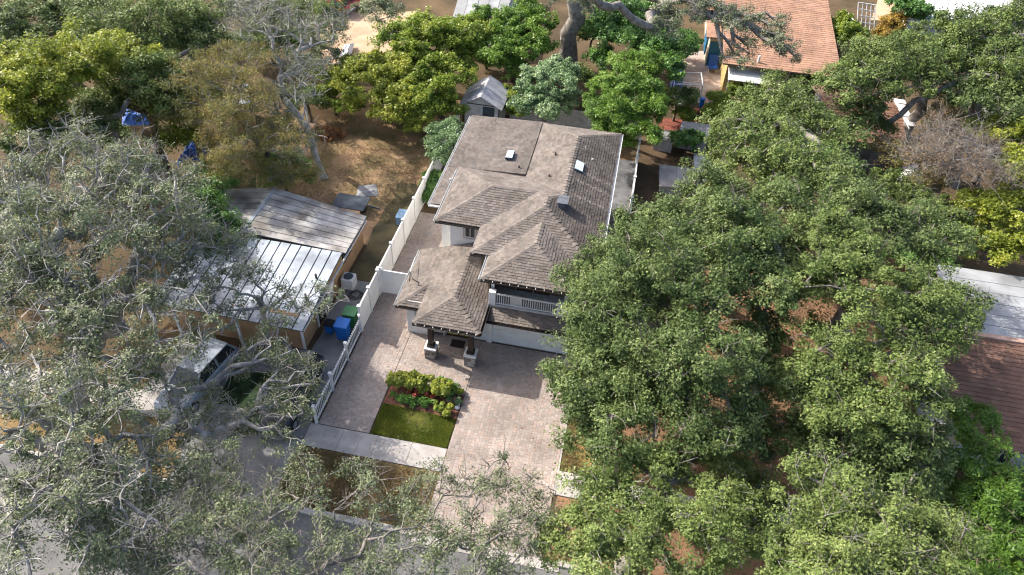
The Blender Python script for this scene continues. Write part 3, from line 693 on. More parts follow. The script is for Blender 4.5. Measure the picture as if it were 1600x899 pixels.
# ------------------------------------------------------------------ right neighbour
rn = thing('neighbour_house', 'house with a red-brown shingle roof and a white coated rear roof at the right edge', 'house', (22, 29, 0))
MB().box(17.6, 32, 24.1, 35.3, 0, 2.55).build('wall', M_whitedirty, rn)
roof(rn, 'front_roof', [[(17.15, 23.45, 2.62), (33, 23.45, 2.62), (33, 29.45, 3.75), (17.15, 29.45, 3.75)]], [], M_shinglered, 8, wid=.5, exp_=.26, vary=.12)
MB().box(17.0, 33, 29.47, 29.75, 3.62, 3.86).build('parapet', mat('pink_stucco', (.52, .33, .25), .85), rn)
fr = MB().prism([(18.3, 29.76, 3.5), (33, 29.76, 3.5), (33, 35.9, 3.0), (18.5, 35.9, 3.0)], (0, 0, .1)).build('rear_roof', M_whiteroof, rn)
for k in range(1, 6): MB().prism([(18.35, 29.8+k*1.0, 3.602-.0815*k), (33, 29.8+k*1.0, 3.602-.0815*k), (33, 29.84+k*1.0, 3.599-.0815*k), (18.35, 29.84+k*1.0, 3.599-.0815*k)], (0, 0, .012)).build('roof_lap', M_greyroof, fr)
gutter(rn, (17.13, 29.4), (17.13, 23.5), M_whitedirty, 2.7)
MB().prism([(15.9, 24.2, 2.1), (17.05, 24.2, 2.4), (17.05, 28.6, 2.4), (15.9, 28.6, 2.1)], (0, 0, .05)).build('lean_to_roof', M_whiteroof, rn)
for y in (24.3, 28.4): MB().box(15.95, 16.05, y, y+.1, 0, 2.09).build('lean_to_post', M_whitedirty, rn)
window(rn, 19, 20.2, 24.1, .9, 2.0)
MB().box(17.3, 18.4, 29.9, 33.0, 0, 2.0).build('lean_to_wall', M_whitedirty, rn)
MB().prism([(16.9, 29.8, 2.05), (18.42, 29.8, 2.5), (18.42, 33.2, 2.5), (16.9, 33.2, 2.05)], (0, 0, .05)).build('side_roof', mat('rusty_sheet', (.30, .17, .12), .8, .25, 1.5, col2=(.16, .10, .08)), rn)

# ------------------------------------------------------------------ rear neighbour with the orange roof
rh = thing('rear_house', 'yellow house with an orange shingle roof behind the feathery tree', 'house', (11.5, 66, 0))
MB().box(7.5, 15.9, 59.6, 80, 0, 2.8).build('wall', M_yellow, rh); MB().box(6.1, 7.49, 64.4, 74, 0, 2.7).build('side_wall', mat('cream_stucco', (.55, .48, .36), .85), rh)
roof(rh, 'roof', [[(7.0, 58.9, 2.9), (16.45, 58.9, 2.9), (16.6, 81, 4.6), (7.0, 81, 4.6)], [(5.7, 64.0, 2.75), (6.98, 64.0, 2.85), (6.98, 75, 2.85), (5.7, 75, 2.75)]], [], M_shingleorange, 9, wid=.7, exp_=.36, vary=.10)
aw = MB().prism([(7.6, 57.9, 2.0), (11.0, 57.9, 2.0), (11.0, 59.58, 2.3), (7.6, 59.58, 2.3)], (0, 0, .05)).build('awning', M_white, rh)
for x in (7.65, 10.85): MB().box(x, x+.08, 57.95, 58.03, 0, 1.99).build('awning_post', M_white, aw)
window(rh, 9, 10.2, 59.6, 1.0, 2.0); window(rh, 12.4, 13.6, 59.6, 1.0, 2.0)
MB().box(6.2, 7.3, 64.34, 64.39, .05, 2.3).build('teal_door', M_teal, rh); MB().box(5.95, 6.08, 66, 69, .3, 2.4).build('teal_shutter', M_teal, rh)
q = at(1186, 92, 3.3); MB().tube([(q.x, q.y, 3.0), (q.x, q.y, 3.55)], .1, 8).build('vent_pipe', M_white, rh)
# hidden brown-roofed house
hh = thing('shaded_house', 'brown-roofed house mostly hidden by the oaks at the upper right', 'house', (19.5, 55, 0))
a = at(1285, 214, 2.6); b2 = at(1392, 224, 2.6)
MB().box(a.x+.3, b2.x+.6, a.y+.5, a.y+7, 0, 2.5).build('wall', M_alley, hh)
roof(hh, 'roof', [[(a.x, a.y, 2.6), (b2.x+1, a.y, 2.6), (b2.x+1, a.y+4, 3.7), (a.x, a.y+4, 3.7)], [(a.x, a.y+8, 2.6), (b2.x+1, a.y+8, 2.6), (b2.x+1, a.y+4, 3.7), (a.x, a.y+4, 3.7)]], [((a.x, a.y+4, 3.7), (b2.x+1, a.y+4, 3.7))], M_shinglered, 10, wid=.6, exp_=.3)
ws = [at(1392, 160, 3.4), at(1410, 164, 3.4), at(1428, 206, 3.3), at(1415, 205, 3.3)]
st_ = thing('roof_strip', 'narrow torn white metal strip lying over the brown roof', 'sheet metal', (ws[0].x, ws[0].y, 3.0))
for k in range(6):
    p = [ws[0].lerp(ws[3], k/6+.01), ws[1].lerp(ws[2], k/6+.01), ws[1].lerp(ws[2], (k+1)/6-.01), ws[0].lerp(ws[3], (k+1)/6-.01)]
    MB().prism([v+Vector((0, 0, random.uniform(.3, .4))) for v in p], (0, 0, .03)).build('panel', M_white, st_)
MB().bar(ws[0]+Vector((.2, 0, .2)), ws[3]+Vector((.2, 0, .2)), .08).build('support', M_whitedirty, st_)
# white building and grey tarped roof at the top
wb_ = thing('white_building', 'white-roofed building at the top right edge', 'building', at(1500, 10))
pp = [at(1420, 32, 3), at(1570, 26, 3), at(1600, -60, 3), at(1440, -60, 3)]
MB().prism([Vector((v.x, v.y, 0)) for v in pp], (0, 0, 2.9)).build('wall', M_whitedirty, wb_); wr = MB().prism([v+(v-at(1500, -10, 3))*.05 for v in pp], (0, 0, .12)).build('roof', M_white, wb_)
for k in range(7): a = pp[0].lerp(pp[1], (k+.5)/7); b2 = pp[3].lerp(pp[2], (k+.5)/7); MB().bar(a+Vector((0, 0, .14)), b2+Vector((0, 0, .14)), .08, .06).build('roof_rib', M_whitedirty, wr)
gh = thing('grey_house', 'low house with a patchy grey roof at the top edge', 'house', at(755, 5))
pp = [at(705, 34, 3), at(790, 32, 3), at(812, -50, 3), at(730, -50, 3)]
MB().prism([Vector((v.x, v.y, 0)) for v in pp], (0, 0, 2.9)).build('wall', M_whitedirty, gh)
for k in range(5):
    a, b2, c_, d = pp[0].lerp(pp[1], k/5+.004), pp[0].lerp(pp[1], (k+1)/5-.004), pp[3].lerp(pp[2], (k+1)/5-.004), pp[3].lerp(pp[2], k/5+.004)
    MB().prism([a, b2, c_, d], (0, 0, .06+.02*(k % 2))).build('roof_sheet', M_whiteroof if k % 2 else M_greyroof, gh)
# ------------------------------------------------------------------ tarps, frames and yard clutter
def tarp(name, label, cat, corners, m, bump=.25, z=.0, n=12, seed=1):
    rs = np.random.default_rng(seed); c = [Vector(q) for q in corners]; g = rs.uniform(0, 1, (n+1, n+1)); V = MB()
    for _ in range(2): g = (g+np.roll(g, 1, 0)+np.roll(g, 1, 1)+np.roll(g, -1, 0))/4
    g = (g-g.min())/(g.max()-g.min()+1e-9)
    def P(i, j):
        u, v = i/n, j/n; p = c[0].lerp(c[1], u).lerp(c[3].lerp(c[2], u), v); e = min(u, v, 1-u, 1-v)*4
        return p+Vector((0, 0, bump*g[i, j]*min(1, e)+bump*.6*min(1, e)))
    for i in range(n):
        for j in range(n): V.face([P(i, j), P(i+1, j), P(i+1, j+1), P(i, j+1)])
    o = V.build(name, m); md = o.modifiers.new('thickness', 'SOLIDIFY'); md.thickness = .012; return tag(o, label, cat)
tarp('tarp', 'larger blue tarp among the left woodland trees', 'tarp', [at(190, 197, 1.2), at(246, 195, 1.2), at(244, 174, 1.2), at(192, 172, 1.2)], M_blue, .5, seed=3)
tarp('tarp', 'smaller blue tarp right of the larger one near the grey oak', 'tarp', [at(276, 258, 1.2), at(318, 252, 1.2), at(330, 226, 1.2), at(292, 228, 1.2)], M_blue, .6, seed=4)
tarp('tarp', 'bright blue tarp hung beside the rear patio', 'tarp', [at(1046, 136, .1), at(1067, 136, .1), at(1068, 98, .8), at(1050, 98, .8)], M_blue, .3, seed=5)
tarp('tarp', 'crumpled white tarp under the dead twiggy tree', 'tarp', [at(1400, 285, .6), at(1445, 290, .6), at(1430, 262, .8), at(1405, 265, .8)], M_white, .5, seed=6)
tarp('tarp', 'white sheet lying at the edge of the sandy yard', 'tarp', [at(524, 108, .3), at(545, 100, .3), at(554, 68, .3), at(538, 70, .3)], M_white, .4, seed=7)
tarp('tarp', 'pale grey sheet on the shaded dirt beside the trailer bed', 'tarp', [at(556, 308, .03), at(592, 306, .03), at(588, 288, .03), at(560, 290, .03)], M_greyroof, .12, seed=8)
ch = thing('garden_chair', 'blue folding chair on the rear patio', 'chair', at(1112, 112)); q = at(1112, 112)
MB().prism([(q.x-.4, q.y-.4, .42), (q.x+.4, q.y-.4, .42), (q.x+.4, q.y+.4, .38), (q.x-.4, q.y+.4, .38)], (0, 0, .05)).build('seat', M_blue, ch); MB().prism([(q.x-.4, q.y+.42, .42), (q.x+.4, q.y+.42, .42), (q.x+.4, q.y+.75, 1.25), (q.x-.4, q.y+.75, 1.25)], (0, -.05, .02)).build('backrest', M_blue, ch)
for sx in (-.36, .32):
    for sy in (-.36, .32): MB().box(q.x+sx, q.x+sx+.05, q.y+sy, q.y+sy+.05, .015, .40).build('leg', M_white, ch)
sf = thing('pole_frame', 'white pole frame standing at the near end of the rear patio', 'frame', at(1070, 158))
A = [at(1048, 158), at(1092, 160), at(1090, 140), at(1048, 138)]; up_ = Vector((0, 0, 1.5))
for v in A: MB().tube([v, v+up_], .045, 6).build('pole', M_white, sf)
for i in range(4): MB().tube([A[i]+up_, A[(i+1) % 4]+up_], .04, 6).build('top_bar', M_white, sf)
for i, j in ((0, 2), (1, 3)): MB().tube([A[i]+up_, A[j]+up_*.5], .03, 5).build('brace', M_white, sf)
for nm, lb, pts, z, m in (('low_shed', 'low grey sheet-roofed shed across the shaded yard', [(1060, 208), (1108, 216), (1112, 196), (1066, 190)], 1.3, M_greyroof), ('low_shed', 'smaller grey low shed beside the feathery tree', [(1022, 218), (1052, 224), (1054, 208), (1030, 202)], .9, M_greyroof),
                      ('flat_shed', 'pale flat-roofed shed in the shaded yard beside the oak', [(1030, 292), (1085, 296), (1084, 264), (1030, 258)], .6, M_conc), ('flat_shed', 'narrow pale flat roof beside the yellow bush', [(1086, 312), (1112, 312), (1112, 246), (1084, 240)], .7, M_whitedirty)):
    t = thing(nm, lb, 'shed', at(*pts[0])); pz = [at(a, b_, z) for a, b_ in pts]; cx = sum(pz, Vector())/4
    MB().prism([Vector((v.x, v.y, 0)).lerp(Vector((cx.x, cx.y, 0)), .06) for v in pz], (0, 0, z-.01)).build('wall', M_whitedirty, t)
    for k in range(4): MB().prism([pz[0].lerp(pz[1], k/4+.004), pz[0].lerp(pz[1], (k+1)/4-.004), pz[3].lerp(pz[2], (k+1)/4-.004), pz[3].lerp(pz[2], k/4+.004)], (0, 0, .05)).build('roof_sheet', m, t)
tr = thing('white_trellis', 'white lattice trellis standing by the round bush at the top right', 'trellis', at(1350, 45))
o0 = at(1352, 46); ux = Vector((1.6, -.2, 0)); uz = Vector((-.5, .8, 2.2))
for i in range(5): MB().bar(o0+ux*(i/4-.5), o0+ux*(i/4-.5)+uz, .07).build('upright', M_white, tr)
for j in range(5): MB().bar(o0-ux*.5+uz*(j/4), o0+ux*.5+uz*(j/4), .07).build('crossbar', M_white, tr)
ar = thing('a_frame', 'white A-frame swing leg near the orange roof', 'swing frame', at(1325, 68)); v0 = at(1322, 70); MB().tube([v0+Vector((-.8, 0, 0)), v0+Vector((0, .5, 2.2))], .05, 6).build('leg', M_white, ar); MB().tube([v0+Vector((.9, -.3, 0)), v0+Vector((0, .5, 2.2))], .05, 6).build('leg', M_white, ar); MB().tube([v0+Vector((0, .5, 2.2)), v0+Vector((-.4, 2.5, 2.2))], .05, 6).build('top_bar', M_white, ar)
ms = thing('tin_shed', 'small tin-roofed shed under the rust-brown trees', 'shed', at(378, 165)); pz = [at(362, 165, 2.3), at(392, 162, 2.3), at(388, 132, 2.5), at(362, 135, 2.5)]
MB().prism([Vector((v.x, v.y, 0)) for v in pz], (0, 0, 2.25)).build('wall', M_tan, ms)
for k in range(4): MB().prism([pz[0].lerp(pz[1], k/4+.005), pz[0].lerp(pz[1], (k+1)/4-.005), pz[3].lerp(pz[2], (k+1)/4-.005), pz[3].lerp(pz[2], k/4+.005)], (0, 0, .05+.01*(k % 2))).build('roof_sheet', M_metal, ms)
for i, (px, py, r_, h_, m) in enumerate(((1087, 178, .22, .4, M_terracotta), (1100, 176, .26, .45, M_terracotta), (1095, 168, .2, .8, M_bluebin), (1058, 172, .3, .7, M_white))):
    q = at(px, py); t = thing(('flower_pot', 'flower_pot', 'water_drum', 'water_drum')[i], ('smaller terracotta pot by the brick path', 'larger terracotta pot by the brick path', 'slim blue drum behind the terracotta pots', 'white drum below the pole frame')[i], ('pot', 'pot', 'drum', 'drum')[i], q)
    MB().tube([(q.x, q.y, .01), (q.x, q.y, h_*.5), (q.x, q.y, h_)], [r_*.75, r_*.95, r_], 12).build('body', m, t); MB().tube([(q.x, q.y, h_-.06), (q.x, q.y, h_+.02)], r_*1.08, 12).build('rim', m, t)

# ------------------------------------------------------------------ foliage
def leaf_mesh(name, C, Nn, S_, tint, m, parent, asp=.55, fold=.0):
    """C centres, Nn normals, S_ lengths, tint 0..1: one pointed leaf each"""
    n = len(C); off = np.array(wloc(parent)) if parent else np.zeros(3)
    rnd = RNG.normal(size=(n, 3)); a = np.cross(Nn, rnd); a /= np.linalg.norm(a, axis=1)[:, None]+1e-9
    b = np.cross(Nn, a); L_ = S_[:, None]; W = L_*asp
    C = C-off
    V = np.empty((n, 3, 3)); V[:, 0] = C-a*L_*.55; V[:, 1] = C+b*W*.5+a*L_*.4+Nn*L_*fold; V[:, 2] = C-b*W*.5+a*L_*.45
    me = bpy.data.meshes.new(name)
    me.vertices.add(3*n); me.vertices.foreach_set('co', V.astype(np.float32).ravel())
    me.loops.add(3*n); me.loops.foreach_set('vertex_index', np.arange(3*n, dtype=np.int32))
    me.polygons.add(n); me.polygons.foreach_set('loop_start', np.arange(0, 3*n, 3, dtype=np.int32))
    at_ = me.attributes.new('tint', 'FLOAT', 'FACE'); at_.data.foreach_set('value', np.clip(tint, 0, 1).astype(np.float32))
    me.update(calc_edges=True); me.materials.append(m)
    o = bpy.data.objects.new(name, me); COL.objects.link(o); o.parent = parent; return o
class Tubes:
    def __init__(s): s.V = []; s.F = []; s.k = 0
    def add(s, P, rad, n):
        P = np.asarray(P, float); m = len(P); D = np.gradient(P, axis=0); D /= np.linalg.norm(D, axis=1)[:, None]+1e-9
        x = np.cross(D, np.array([.31, .22, .92])); x /= np.linalg.norm(x, axis=1)[:, None]+1e-9; y = np.cross(D, x)
        t = np.arange(n)*2*np.pi/n
        ring = P[:, None]+(x[:, None]*np.cos(t)[None, :, None]+y[:, None]*np.sin(t)[None, :, None])*np.asarray(rad)[:, None, None]
        s.V.append(ring.reshape(-1, 3)); i = np.arange(m-1)[:, None]*n; j = np.arange(n)[None]; jn = (j+1) % n
        s.F.append((np.stack([i+j, i+jn, i+n+jn, i+n+j], -1).reshape(-1, 4)+s.k)); s.k += m*n
    def build(s, name, m, parent):
        if not s.V: return None
        V = np.concatenate(s.V)-np.array(wloc(parent)); F = np.concatenate(s.F); n = len(F)
        me = bpy.data.meshes.new(name); me.vertices.add(len(V)); me.vertices.foreach_set('co', V.astype(np.float32).ravel())
        me.loops.add(4*n); me.loops.foreach_set('vertex_index', F.astype(np.int32).ravel()); me.polygons.add(n); me.polygons.foreach_set('loop_start', np.arange(0, 4*n, 4, dtype=np.int32))
        me.polygons.foreach_set('use_smooth', np.ones(n, bool))
        me.update(calc_edges=True); me.materials.append(m); o = bpy.data.objects.new(name, me); COL.objects.link(o); o.parent = parent; return o
def clumps_in(blobs, spacing, rs, shell=.55, flat=.6):
    """clump centres spread through the upper shell of each blob; blobs: (centre Vector, r, rz)"""
    out = []
    for c, r, rz in blobs:
        ph = rs.uniform(0, 6.28, 4); lob = rs.integers(2, 5)
        want = int(4.0*(r/spacing)**2)+3; tries = 0; got = 0
        while got < want and tries < want*14:
            tries += 1; d = rs.normal(size=3); d /= np.linalg.norm(d)
            if d[2] < -.2: d[2] = -d[2]*.6
            k = rs.uniform(shell**2, 1)**.5
            th = math.atan2(d[1], d[0]); k *= 1+.17*math.sin(lob*th+ph[0])+.11*math.sin((lob+3)*th+ph[1])+.10*math.sin(5*d[2]+ph[2])
            p = np.array(c)+d*np.array([r, r, rz])*k
            if p[2] < .6: continue
            if out and np.min(((np.array(out)-p)**2).sum(1)) < (spacing*flat*.85)**2: continue
            out.append(p); got += 1
    return np.array(out)
NLEAF = 0
def tree(name, label, cat, blobs, m, bark, base=None, spacing=1.0, cr=.8, per=110, leaf=.17, trunk=.3, fork=.35, twigs=3, twig_len=1.0, group=None, seed=1,
         asp=.55, tint=(.0, 1.0), up=.75, fold=.05, moss=0.0, limb_sides=6, lean=(0, 0), bare=0.0, flatz=.6, droop=0.0, wiggle=.16, crown_name='crown', twig_r=.012, clump_tint=.48, follow=.35, rexp=.5, drop=0.0):
    global NLEAF
    per *= 4.6; leaf *= .79; cr *= .92; asp = min(.85, asp*1.12)
    rs = np.random.default_rng(seed); B = []
    for bl in blobs:
        px, py, z, rpx = bl[:4]; c = at(px, py, z); r = metres(rpx, c); rz = bl[4] if len(bl) > 4 else r*.55
        B.append((c, r, min(rz, z-.3) if z > 1 else rz))
    w = np.array([b[1]**2 for b in B]); cc = sum(np.array(b[0])*k for b, k in zip(B, w))/w.sum()
    if base is None: base = (cc[0]+lean[0], cc[1]+lean[1])
    top = max(b[0].z+b[2] for b in B)
    t = thing(name, label, cat, (base[0], base[1], 0), group)
    cl = clumps_in(B, spacing, rs)
    # skeleton: trunk then every clump grows from the nearest wood that is closer to the fork
    fz = fork*top; f = np.array([base[0]+(cc[0]-base[0])*follow, base[1]+(cc[1]-base[1])*follow, fz])
    nodes = [np.array([base[0], base[1], -.1])]; par = [-1]
    for k in range(1, 6):
        s_ = k/5; p = nodes[0]*(1-s_)+f*s_+np.array([rs.normal(0, .1), rs.normal(0, .1), 0])*math.sin(s_*math.pi)*trunk*3
        nodes.append(p); par.append(len(nodes)-2)
    order = np.argsort(((cl-f)**2).sum(1)); ends = []; paths = []
    for i in order:
        c = cl[i]; NA = np.array(nodes); dn = np.linalg.norm(NA-c, axis=1); df = np.linalg.norm(NA-f, axis=1); dc = np.linalg.norm(c-f)
        score = dn+.22*df; score[df > dc*.93] += 50; score[:min(3, len(score))] += 30
        j = int(np.argmin(score)); a = NA[j]; L_ = np.linalg.norm(c-a); n = max(2, int(L_/.75)); ids = [j]
        sag = -droop*L_
        for k in range(1, n+1):
            s_ = k/n; p = a*(1-s_)+c*s_; q = math.sin(s_*math.pi)
            p = p+rs.normal(0, 1, 3)*wiggle*min(1.0, L_*.35)*(.35+q*.65)*(0 if k == n else 1)+np.array([0, 0, (sag+.06*L_)*q])
            nodes.append(p); par.append(ids[-1]); ids.append(len(nodes)-1)
        paths.append(ids); ends.append(ids[-1])
    cnt = np.zeros(len(nodes))
    for e in ends: cnt[e] += 1
    for i in range(len(nodes)-1, 0, -1): cnt[par[i]] += cnt[i]
    rad = trunk*(np.maximum(cnt, .6)/max(1, cnt[0]))**rexp; rad = np.maximum(rad, .018)
    NA = np.array(nodes)
    T = Tubes(); rt = rad[:6].copy(); rt[0] *= 1.45; rt[1] *= 1.12; T.add(NA[:6], rt, 9); T.build('trunk', bark, t)
    T = Tubes()
    for ids in paths:
        r_ = rad[ids].copy(); r_[0] = min(r_[0], r_[1]*1.25); T.add(NA[ids], r_, limb_sides if r_[0] > .05 else 4)
    # twigs
    for c in cl:
        for _ in range(rs.poisson(twigs)):
            d = rs.normal(size=3); d[2] = abs(d[2])*.7+.1; d /= np.linalg.norm(d); L_ = cr*twig_len*rs.uniform(.6, 1.35)
            p1 = c+d*L_*.5+rs.normal(0, .1, 3)*L_; p2 = c+d*L_+rs.normal(0, .17, 3)*L_
            T.add([c, p1, p2], [twig_r*1.6, twig_r*1.1, twig_r*.5], 3)
            if rs.random() < .6:
                e = p1+rs.normal(0, .28, 3)*L_+d*L_*.3; T.add([p1, (p1+e)/2+rs.normal(0, .05, 3)*L_, e], [twig_r, twig_r*.8, twig_r*.4], 3)
    T.build('branches', bark, t)
    # leaves
    keep = cl[rs.random(len(cl)) >= bare]; n = len(keep)
    if n and per:
        num = np.maximum(4, (per*rs.uniform(.55, 1.45, n)).astype(int)); idx = np.repeat(np.arange(n), num); N_ = len(idx)
        sub = 6  # small tufts inside each clump
        tuft = rs.normal(size=(n, sub, 3)); tuft /= np.linalg.norm(tuft, axis=2)[..., None]; tuft *= rs.uniform(.35, 1, (n, sub, 1))*cr
        tuft[..., 2] *= flatz
        cs = rs.uniform(.55, 1.4, n); tuft *= cs[:, None, None]
        ti = rs.integers(0, sub, N_); d = rs.normal(size=(N_, 3)); d /= np.linalg.norm(d, axis=1)[:, None]; d *= (rs.random(N_)**.5)[:, None]*cr*.52; d[:, 2] *= .75; d *= (cs[idx]**.7*rs.uniform(.75, 1.35, (n, sub))[idx, ti])[:, None]
        C = keep[idx]+tuft[idx, ti]+d
        C[:, 2] = np.maximum(C[:, 2]-drop, .05)
        out = C-keep[idx]+np.array([0, 0, drop]); out /= np.linalg.norm(out, axis=1)[:, None]+1e-9
        Nn = out*.55+rs.normal(size=(N_, 3))*.55+np.array([0, 0, up]); Nn /= np.linalg.norm(Nn, axis=1)[:, None]
        ct = rs.random(n)
        base_t = clump_tint*ct[idx]+(1-clump_tint)*rs.random(N_)
        tn = tint[0]+(tint[1]-tint[0])*base_t
        S_ = leaf*rs.uniform(.6, 1.45, N_)
        NLEAF += N_
        leaf_mesh(crown_name, C, Nn, S_, tn, m, t, asp, fold)
        if moss > 0:
            k = rs.random(N_) < moss; Cm = C[k]+np.array([0, 0, -.15]); nm = k.sum(); NLEAF += nm
            hn = rs.normal(size=(nm, 3)); hn[:, 2] *= .15; hn /= np.linalg.norm(hn, axis=1)[:, None]
            mo = leaf_mesh('moss', Cm, hn, leaf*1.7*rs.uniform(.6, 1.4, nm), rs.random(nm), M_moss, t, .22); stuff(mo)
    return t

LG_oakgrey = leaf_mat('oak_leaf_grey', [(0, (.075, .10, .046)), (.45, (.17, .207, .103)), (.8, (.28, .306, .17)), (1, (.41, .42, .265))], .24, .55, .25)
LG_oakdark = leaf_mat('oak_leaf_dark', [(0, (.045, .075, .020)), (.5, (.105, .155, .045)), (.85, (.19, .245, .08)), (1, (.30, .345, .14))], .24, .55, .25)
LG_oaklight = leaf_mat('oak_leaf_light', [(0, (.055, .09, .022)), (.5, (.14, .195, .05)), (.85, (.235, .29, .085)), (1, (.34, .365, .135))], .24, .55, .25)
LG_bright = leaf_mat('leaf_bright', [(0, (.075, .125, .018)), (.45, (.20, .28, .036)), (.85, (.37, .43, .06)), (1, (.50, .50, .10))], .45, .45, .35)
LG_yellow = leaf_mat('leaf_yellowgreen', [(0, (.095, .135, .018)), (.5, (.28, .33, .042)), (1, (.50, .50, .085))], .45, .45, .35)
LG_pale = leaf_mat('leaf_pale', [(0, (.09, .165, .06)), (.5, (.22, .33, .135)), (1, (.46, .55, .31))], .3, .4, .5)
LG_brown = leaf_mat('leaf_rust', [(0, (.105, .115, .04)), (.4, (.21, .215, .07)), (.75, (.35, .26, .09)), (1, (.25, .29, .10))], .35, .55, .25)
LG_fern = leaf_mat('leaf_feather', [(0, (.05, .11, .018)), (.5, (.145, .26, .035)), (1, (.33, .46, .09))], .4, .45, .35)
LG_deep = leaf_mat('leaf_deep', [(0, (0.038, 0.093, 0.022)), (.5, (0.093, 0.207, 0.041)), (1, (0.225, 0.375, 0.075))], .3, .45, .4)
LG_orange = leaf_mat('leaf_orange', [(0, (.16, .12, .02)), (.5, (.34, .24, .04)), (1, (.44, .24, .05))], .4, .5, .3)
LG_red = leaf_mat('leaf_red', [(0, (.16, .03, .02)), (.5, (.38, .07, .05)), (1, (.50, .20, .10))], .35, .45, .3)
LG_dead = leaf_mat('leaf_dead', [(0, (.16, .10, .06)), (.5, (.28, .20, .13)), (1, (.40, .33, .25))], .2, .7, .1)
M_moss = leaf_mat('spanish_moss', [(0, (.17, .18, .14)), (1, (.33, .34, .28))], .2, .8, .1)

# --- live oaks over the left plot and the street
tree('live_oak', 'big grey-green live oak with pale bare limbs left of the metal roof', 'tree',
     [(200,330,8,130), (95,370,8.5,120), (290,390,6,88), (60,500,8,110), (200,500,7,115), (205,262,7,55), (100,255,8,85), (20,290,8,70), (20,430,8,80)], LG_oakgrey, M_barkpale, base=(-23.8, 17.5), spacing=.95, cr=.75, per=66, leaf=.132, trunk=.6, fork=.28, twigs=4.6, twig_len=1.3, seed=11, moss=.07, group='live oaks', wiggle=.34, twig_r=.015, rexp=.48, bare=.08, drop=.2)
tree('live_oak', 'sprawling live oak with a thick pale trunk over the lower left road', 'tree',
     [(120,640,8,110), (40,700,8.5,110), (215,600,6,60), (200,720,6.5,75), (60,830,8.5,120), (180,830,7.5,80), (130,760,8,70), (430,650,3.9,45), (410,560,4,45), (450,600,3.6,40), (20,600,8,70), (300,600,4.2,28), (350,650,3.8,34), (280,670,5,40)], LG_oakgrey, M_barkpale, base=(-19.6, 12.3), spacing=.92, cr=.72, per=68, leaf=.112, trunk=.6, fork=.3, twigs=4.6, twig_len=1.3, seed=12, moss=.07, group='live oaks', wiggle=.34, twig_r=.014, bare=.1, rexp=.49, drop=.2)
tree('live_oak', 'thin live oak boughs reaching across the street towards the driveway apron', 'tree',
     [(330,850,6.5,80), (470,840,6,75), (560,800,5.6,58), (640,850,5.8,75), (740,800,5.2,68), (800,850,5.4,62), (470,750,4.6,55), (690,755,4.8,42), (560,880,6.2,80), (820,775,4.8,38), (730,880,5.8,66), (290,780,6,60), (390,790,5.6,60), (270,890,7,70), (410,890,6.5,70), (560,740,4.4,36), (360,720,5,40), (770,745,4.4,30), (850,800,4.6,34), (650,790,5,44), (250,830,6.5,60), (335,785,5.5,48), (200,885,7,60), (385,850,6,50), (300,740,5.2,40)], LG_oakgrey, M_bark, base=(-8.0, 4.5), spacing=.88, cr=.6, per=50, leaf=.106, trunk=.2, fork=.5, twigs=3.6, twig_len=1.3, seed=13, moss=.06, group='live oaks', wiggle=.3, twig_r=.011, bare=.14, rexp=.52, drop=.05, tint=(0, .8))
tree('live_oak', 'small oak bough cluster over the bins and tan wall', 'tree',
     [(505,470,4.0,40), (470,585,3.2,36), (430,470,4.2,42), (400,430,4.4,35), (430,520,4,36), (350,450,4.2,42), (335,505,4,45)], LG_oakgrey, M_barkpale, base=(-16.3, 23.2), spacing=.8, cr=.55, per=36, leaf=.115, trunk=.16, fork=.5, twigs=4, seed=14, group='live oaks', wiggle=.25, bare=.25)
# --- trees of the upper left
tree('leafy_tree', 'yellow-green tree lit brightly in the upper left woodland', 'tree', [(105,110,9,75), (160,90,8.5,60), (55,130,9,60), (45,165,8,50), (20,100,9,50)], LG_yellow, M_barkdark, spacing=1.0, cr=.85, per=100, leaf=.2, trunk=.3, seed=21, group='upper left woodland', up=.7, twigs=1)
tree('leafy_tree', 'mid green tree beside the blue tarps', 'tree', [(215,112,7.5,68), (262,148,6.5,45), (165,160,6,40), (225,170,5,24)], LG_oaklight, M_barkdark, spacing=1.0, cr=.8, per=95, leaf=.18, trunk=.28, seed=22, group='upper left woodland', twigs=1.5)
tree('leafy_tree', 'dark olive tree at the top left corner', 'tree', [(60,35,5,75), (140,25,5,70), (10,70,5,55)], LG_oakdark, M_bark, spacing=1.1, cr=.9, per=90, leaf=.2, trunk=.32, seed=23, group='upper left woodland', twigs=2)
tree('leafy_tree', 'broad olive tree at the top between the dark corner tree and the rust ones', 'tree', [(215,40,8,85), (290,40,7.5,70), (250,80,7,60)], LG_oaklight, M_bark, spacing=1.1, cr=.9, per=85, leaf=.19, trunk=.32, seed=24, group='upper left woodland', twigs=2.2)
tree('cypress_tree', 'rust-brown thinning tree behind the metal roof', 'tree', [(330,130,8,65), (375,170,7.5,60), (330,190,6,50), (400,230,6,65), (350,250,5,55), (300,120,7,40), (440,210,5.5,40), (290,170,6,45), (420,280,3.5,40), (370,95,8,50), (470,270,2.5,30)], LG_brown, M_bark, base=(-22.5, 38.5), spacing=1.0, cr=.8, per=85, leaf=.14, trunk=.28, fork=.3, seed=25, group='thinning trees by the dirt yard', twigs=4, asp=.35, up=.2)
tree('cypress_tree', 'tall pale-limbed tree with sparse grey-green leaves at the edge of the dirt yard', 'tree', [(430,60,8,66), (470,110,7,48), (400,30,8,56), (450,160,6.5,46), (495,50,6.5,45), (470,230,5,34)], LG_oakgrey, M_barkpale, base=(-19.8, 39.2), spacing=1.05, cr=.8, per=30, leaf=.15, trunk=.24, fork=.25, seed=26, group='thinning trees by the dirt yard', twigs=3.6, twig_len=1.6, asp=.35, up=.2, twig_r=.02, bare=.1)
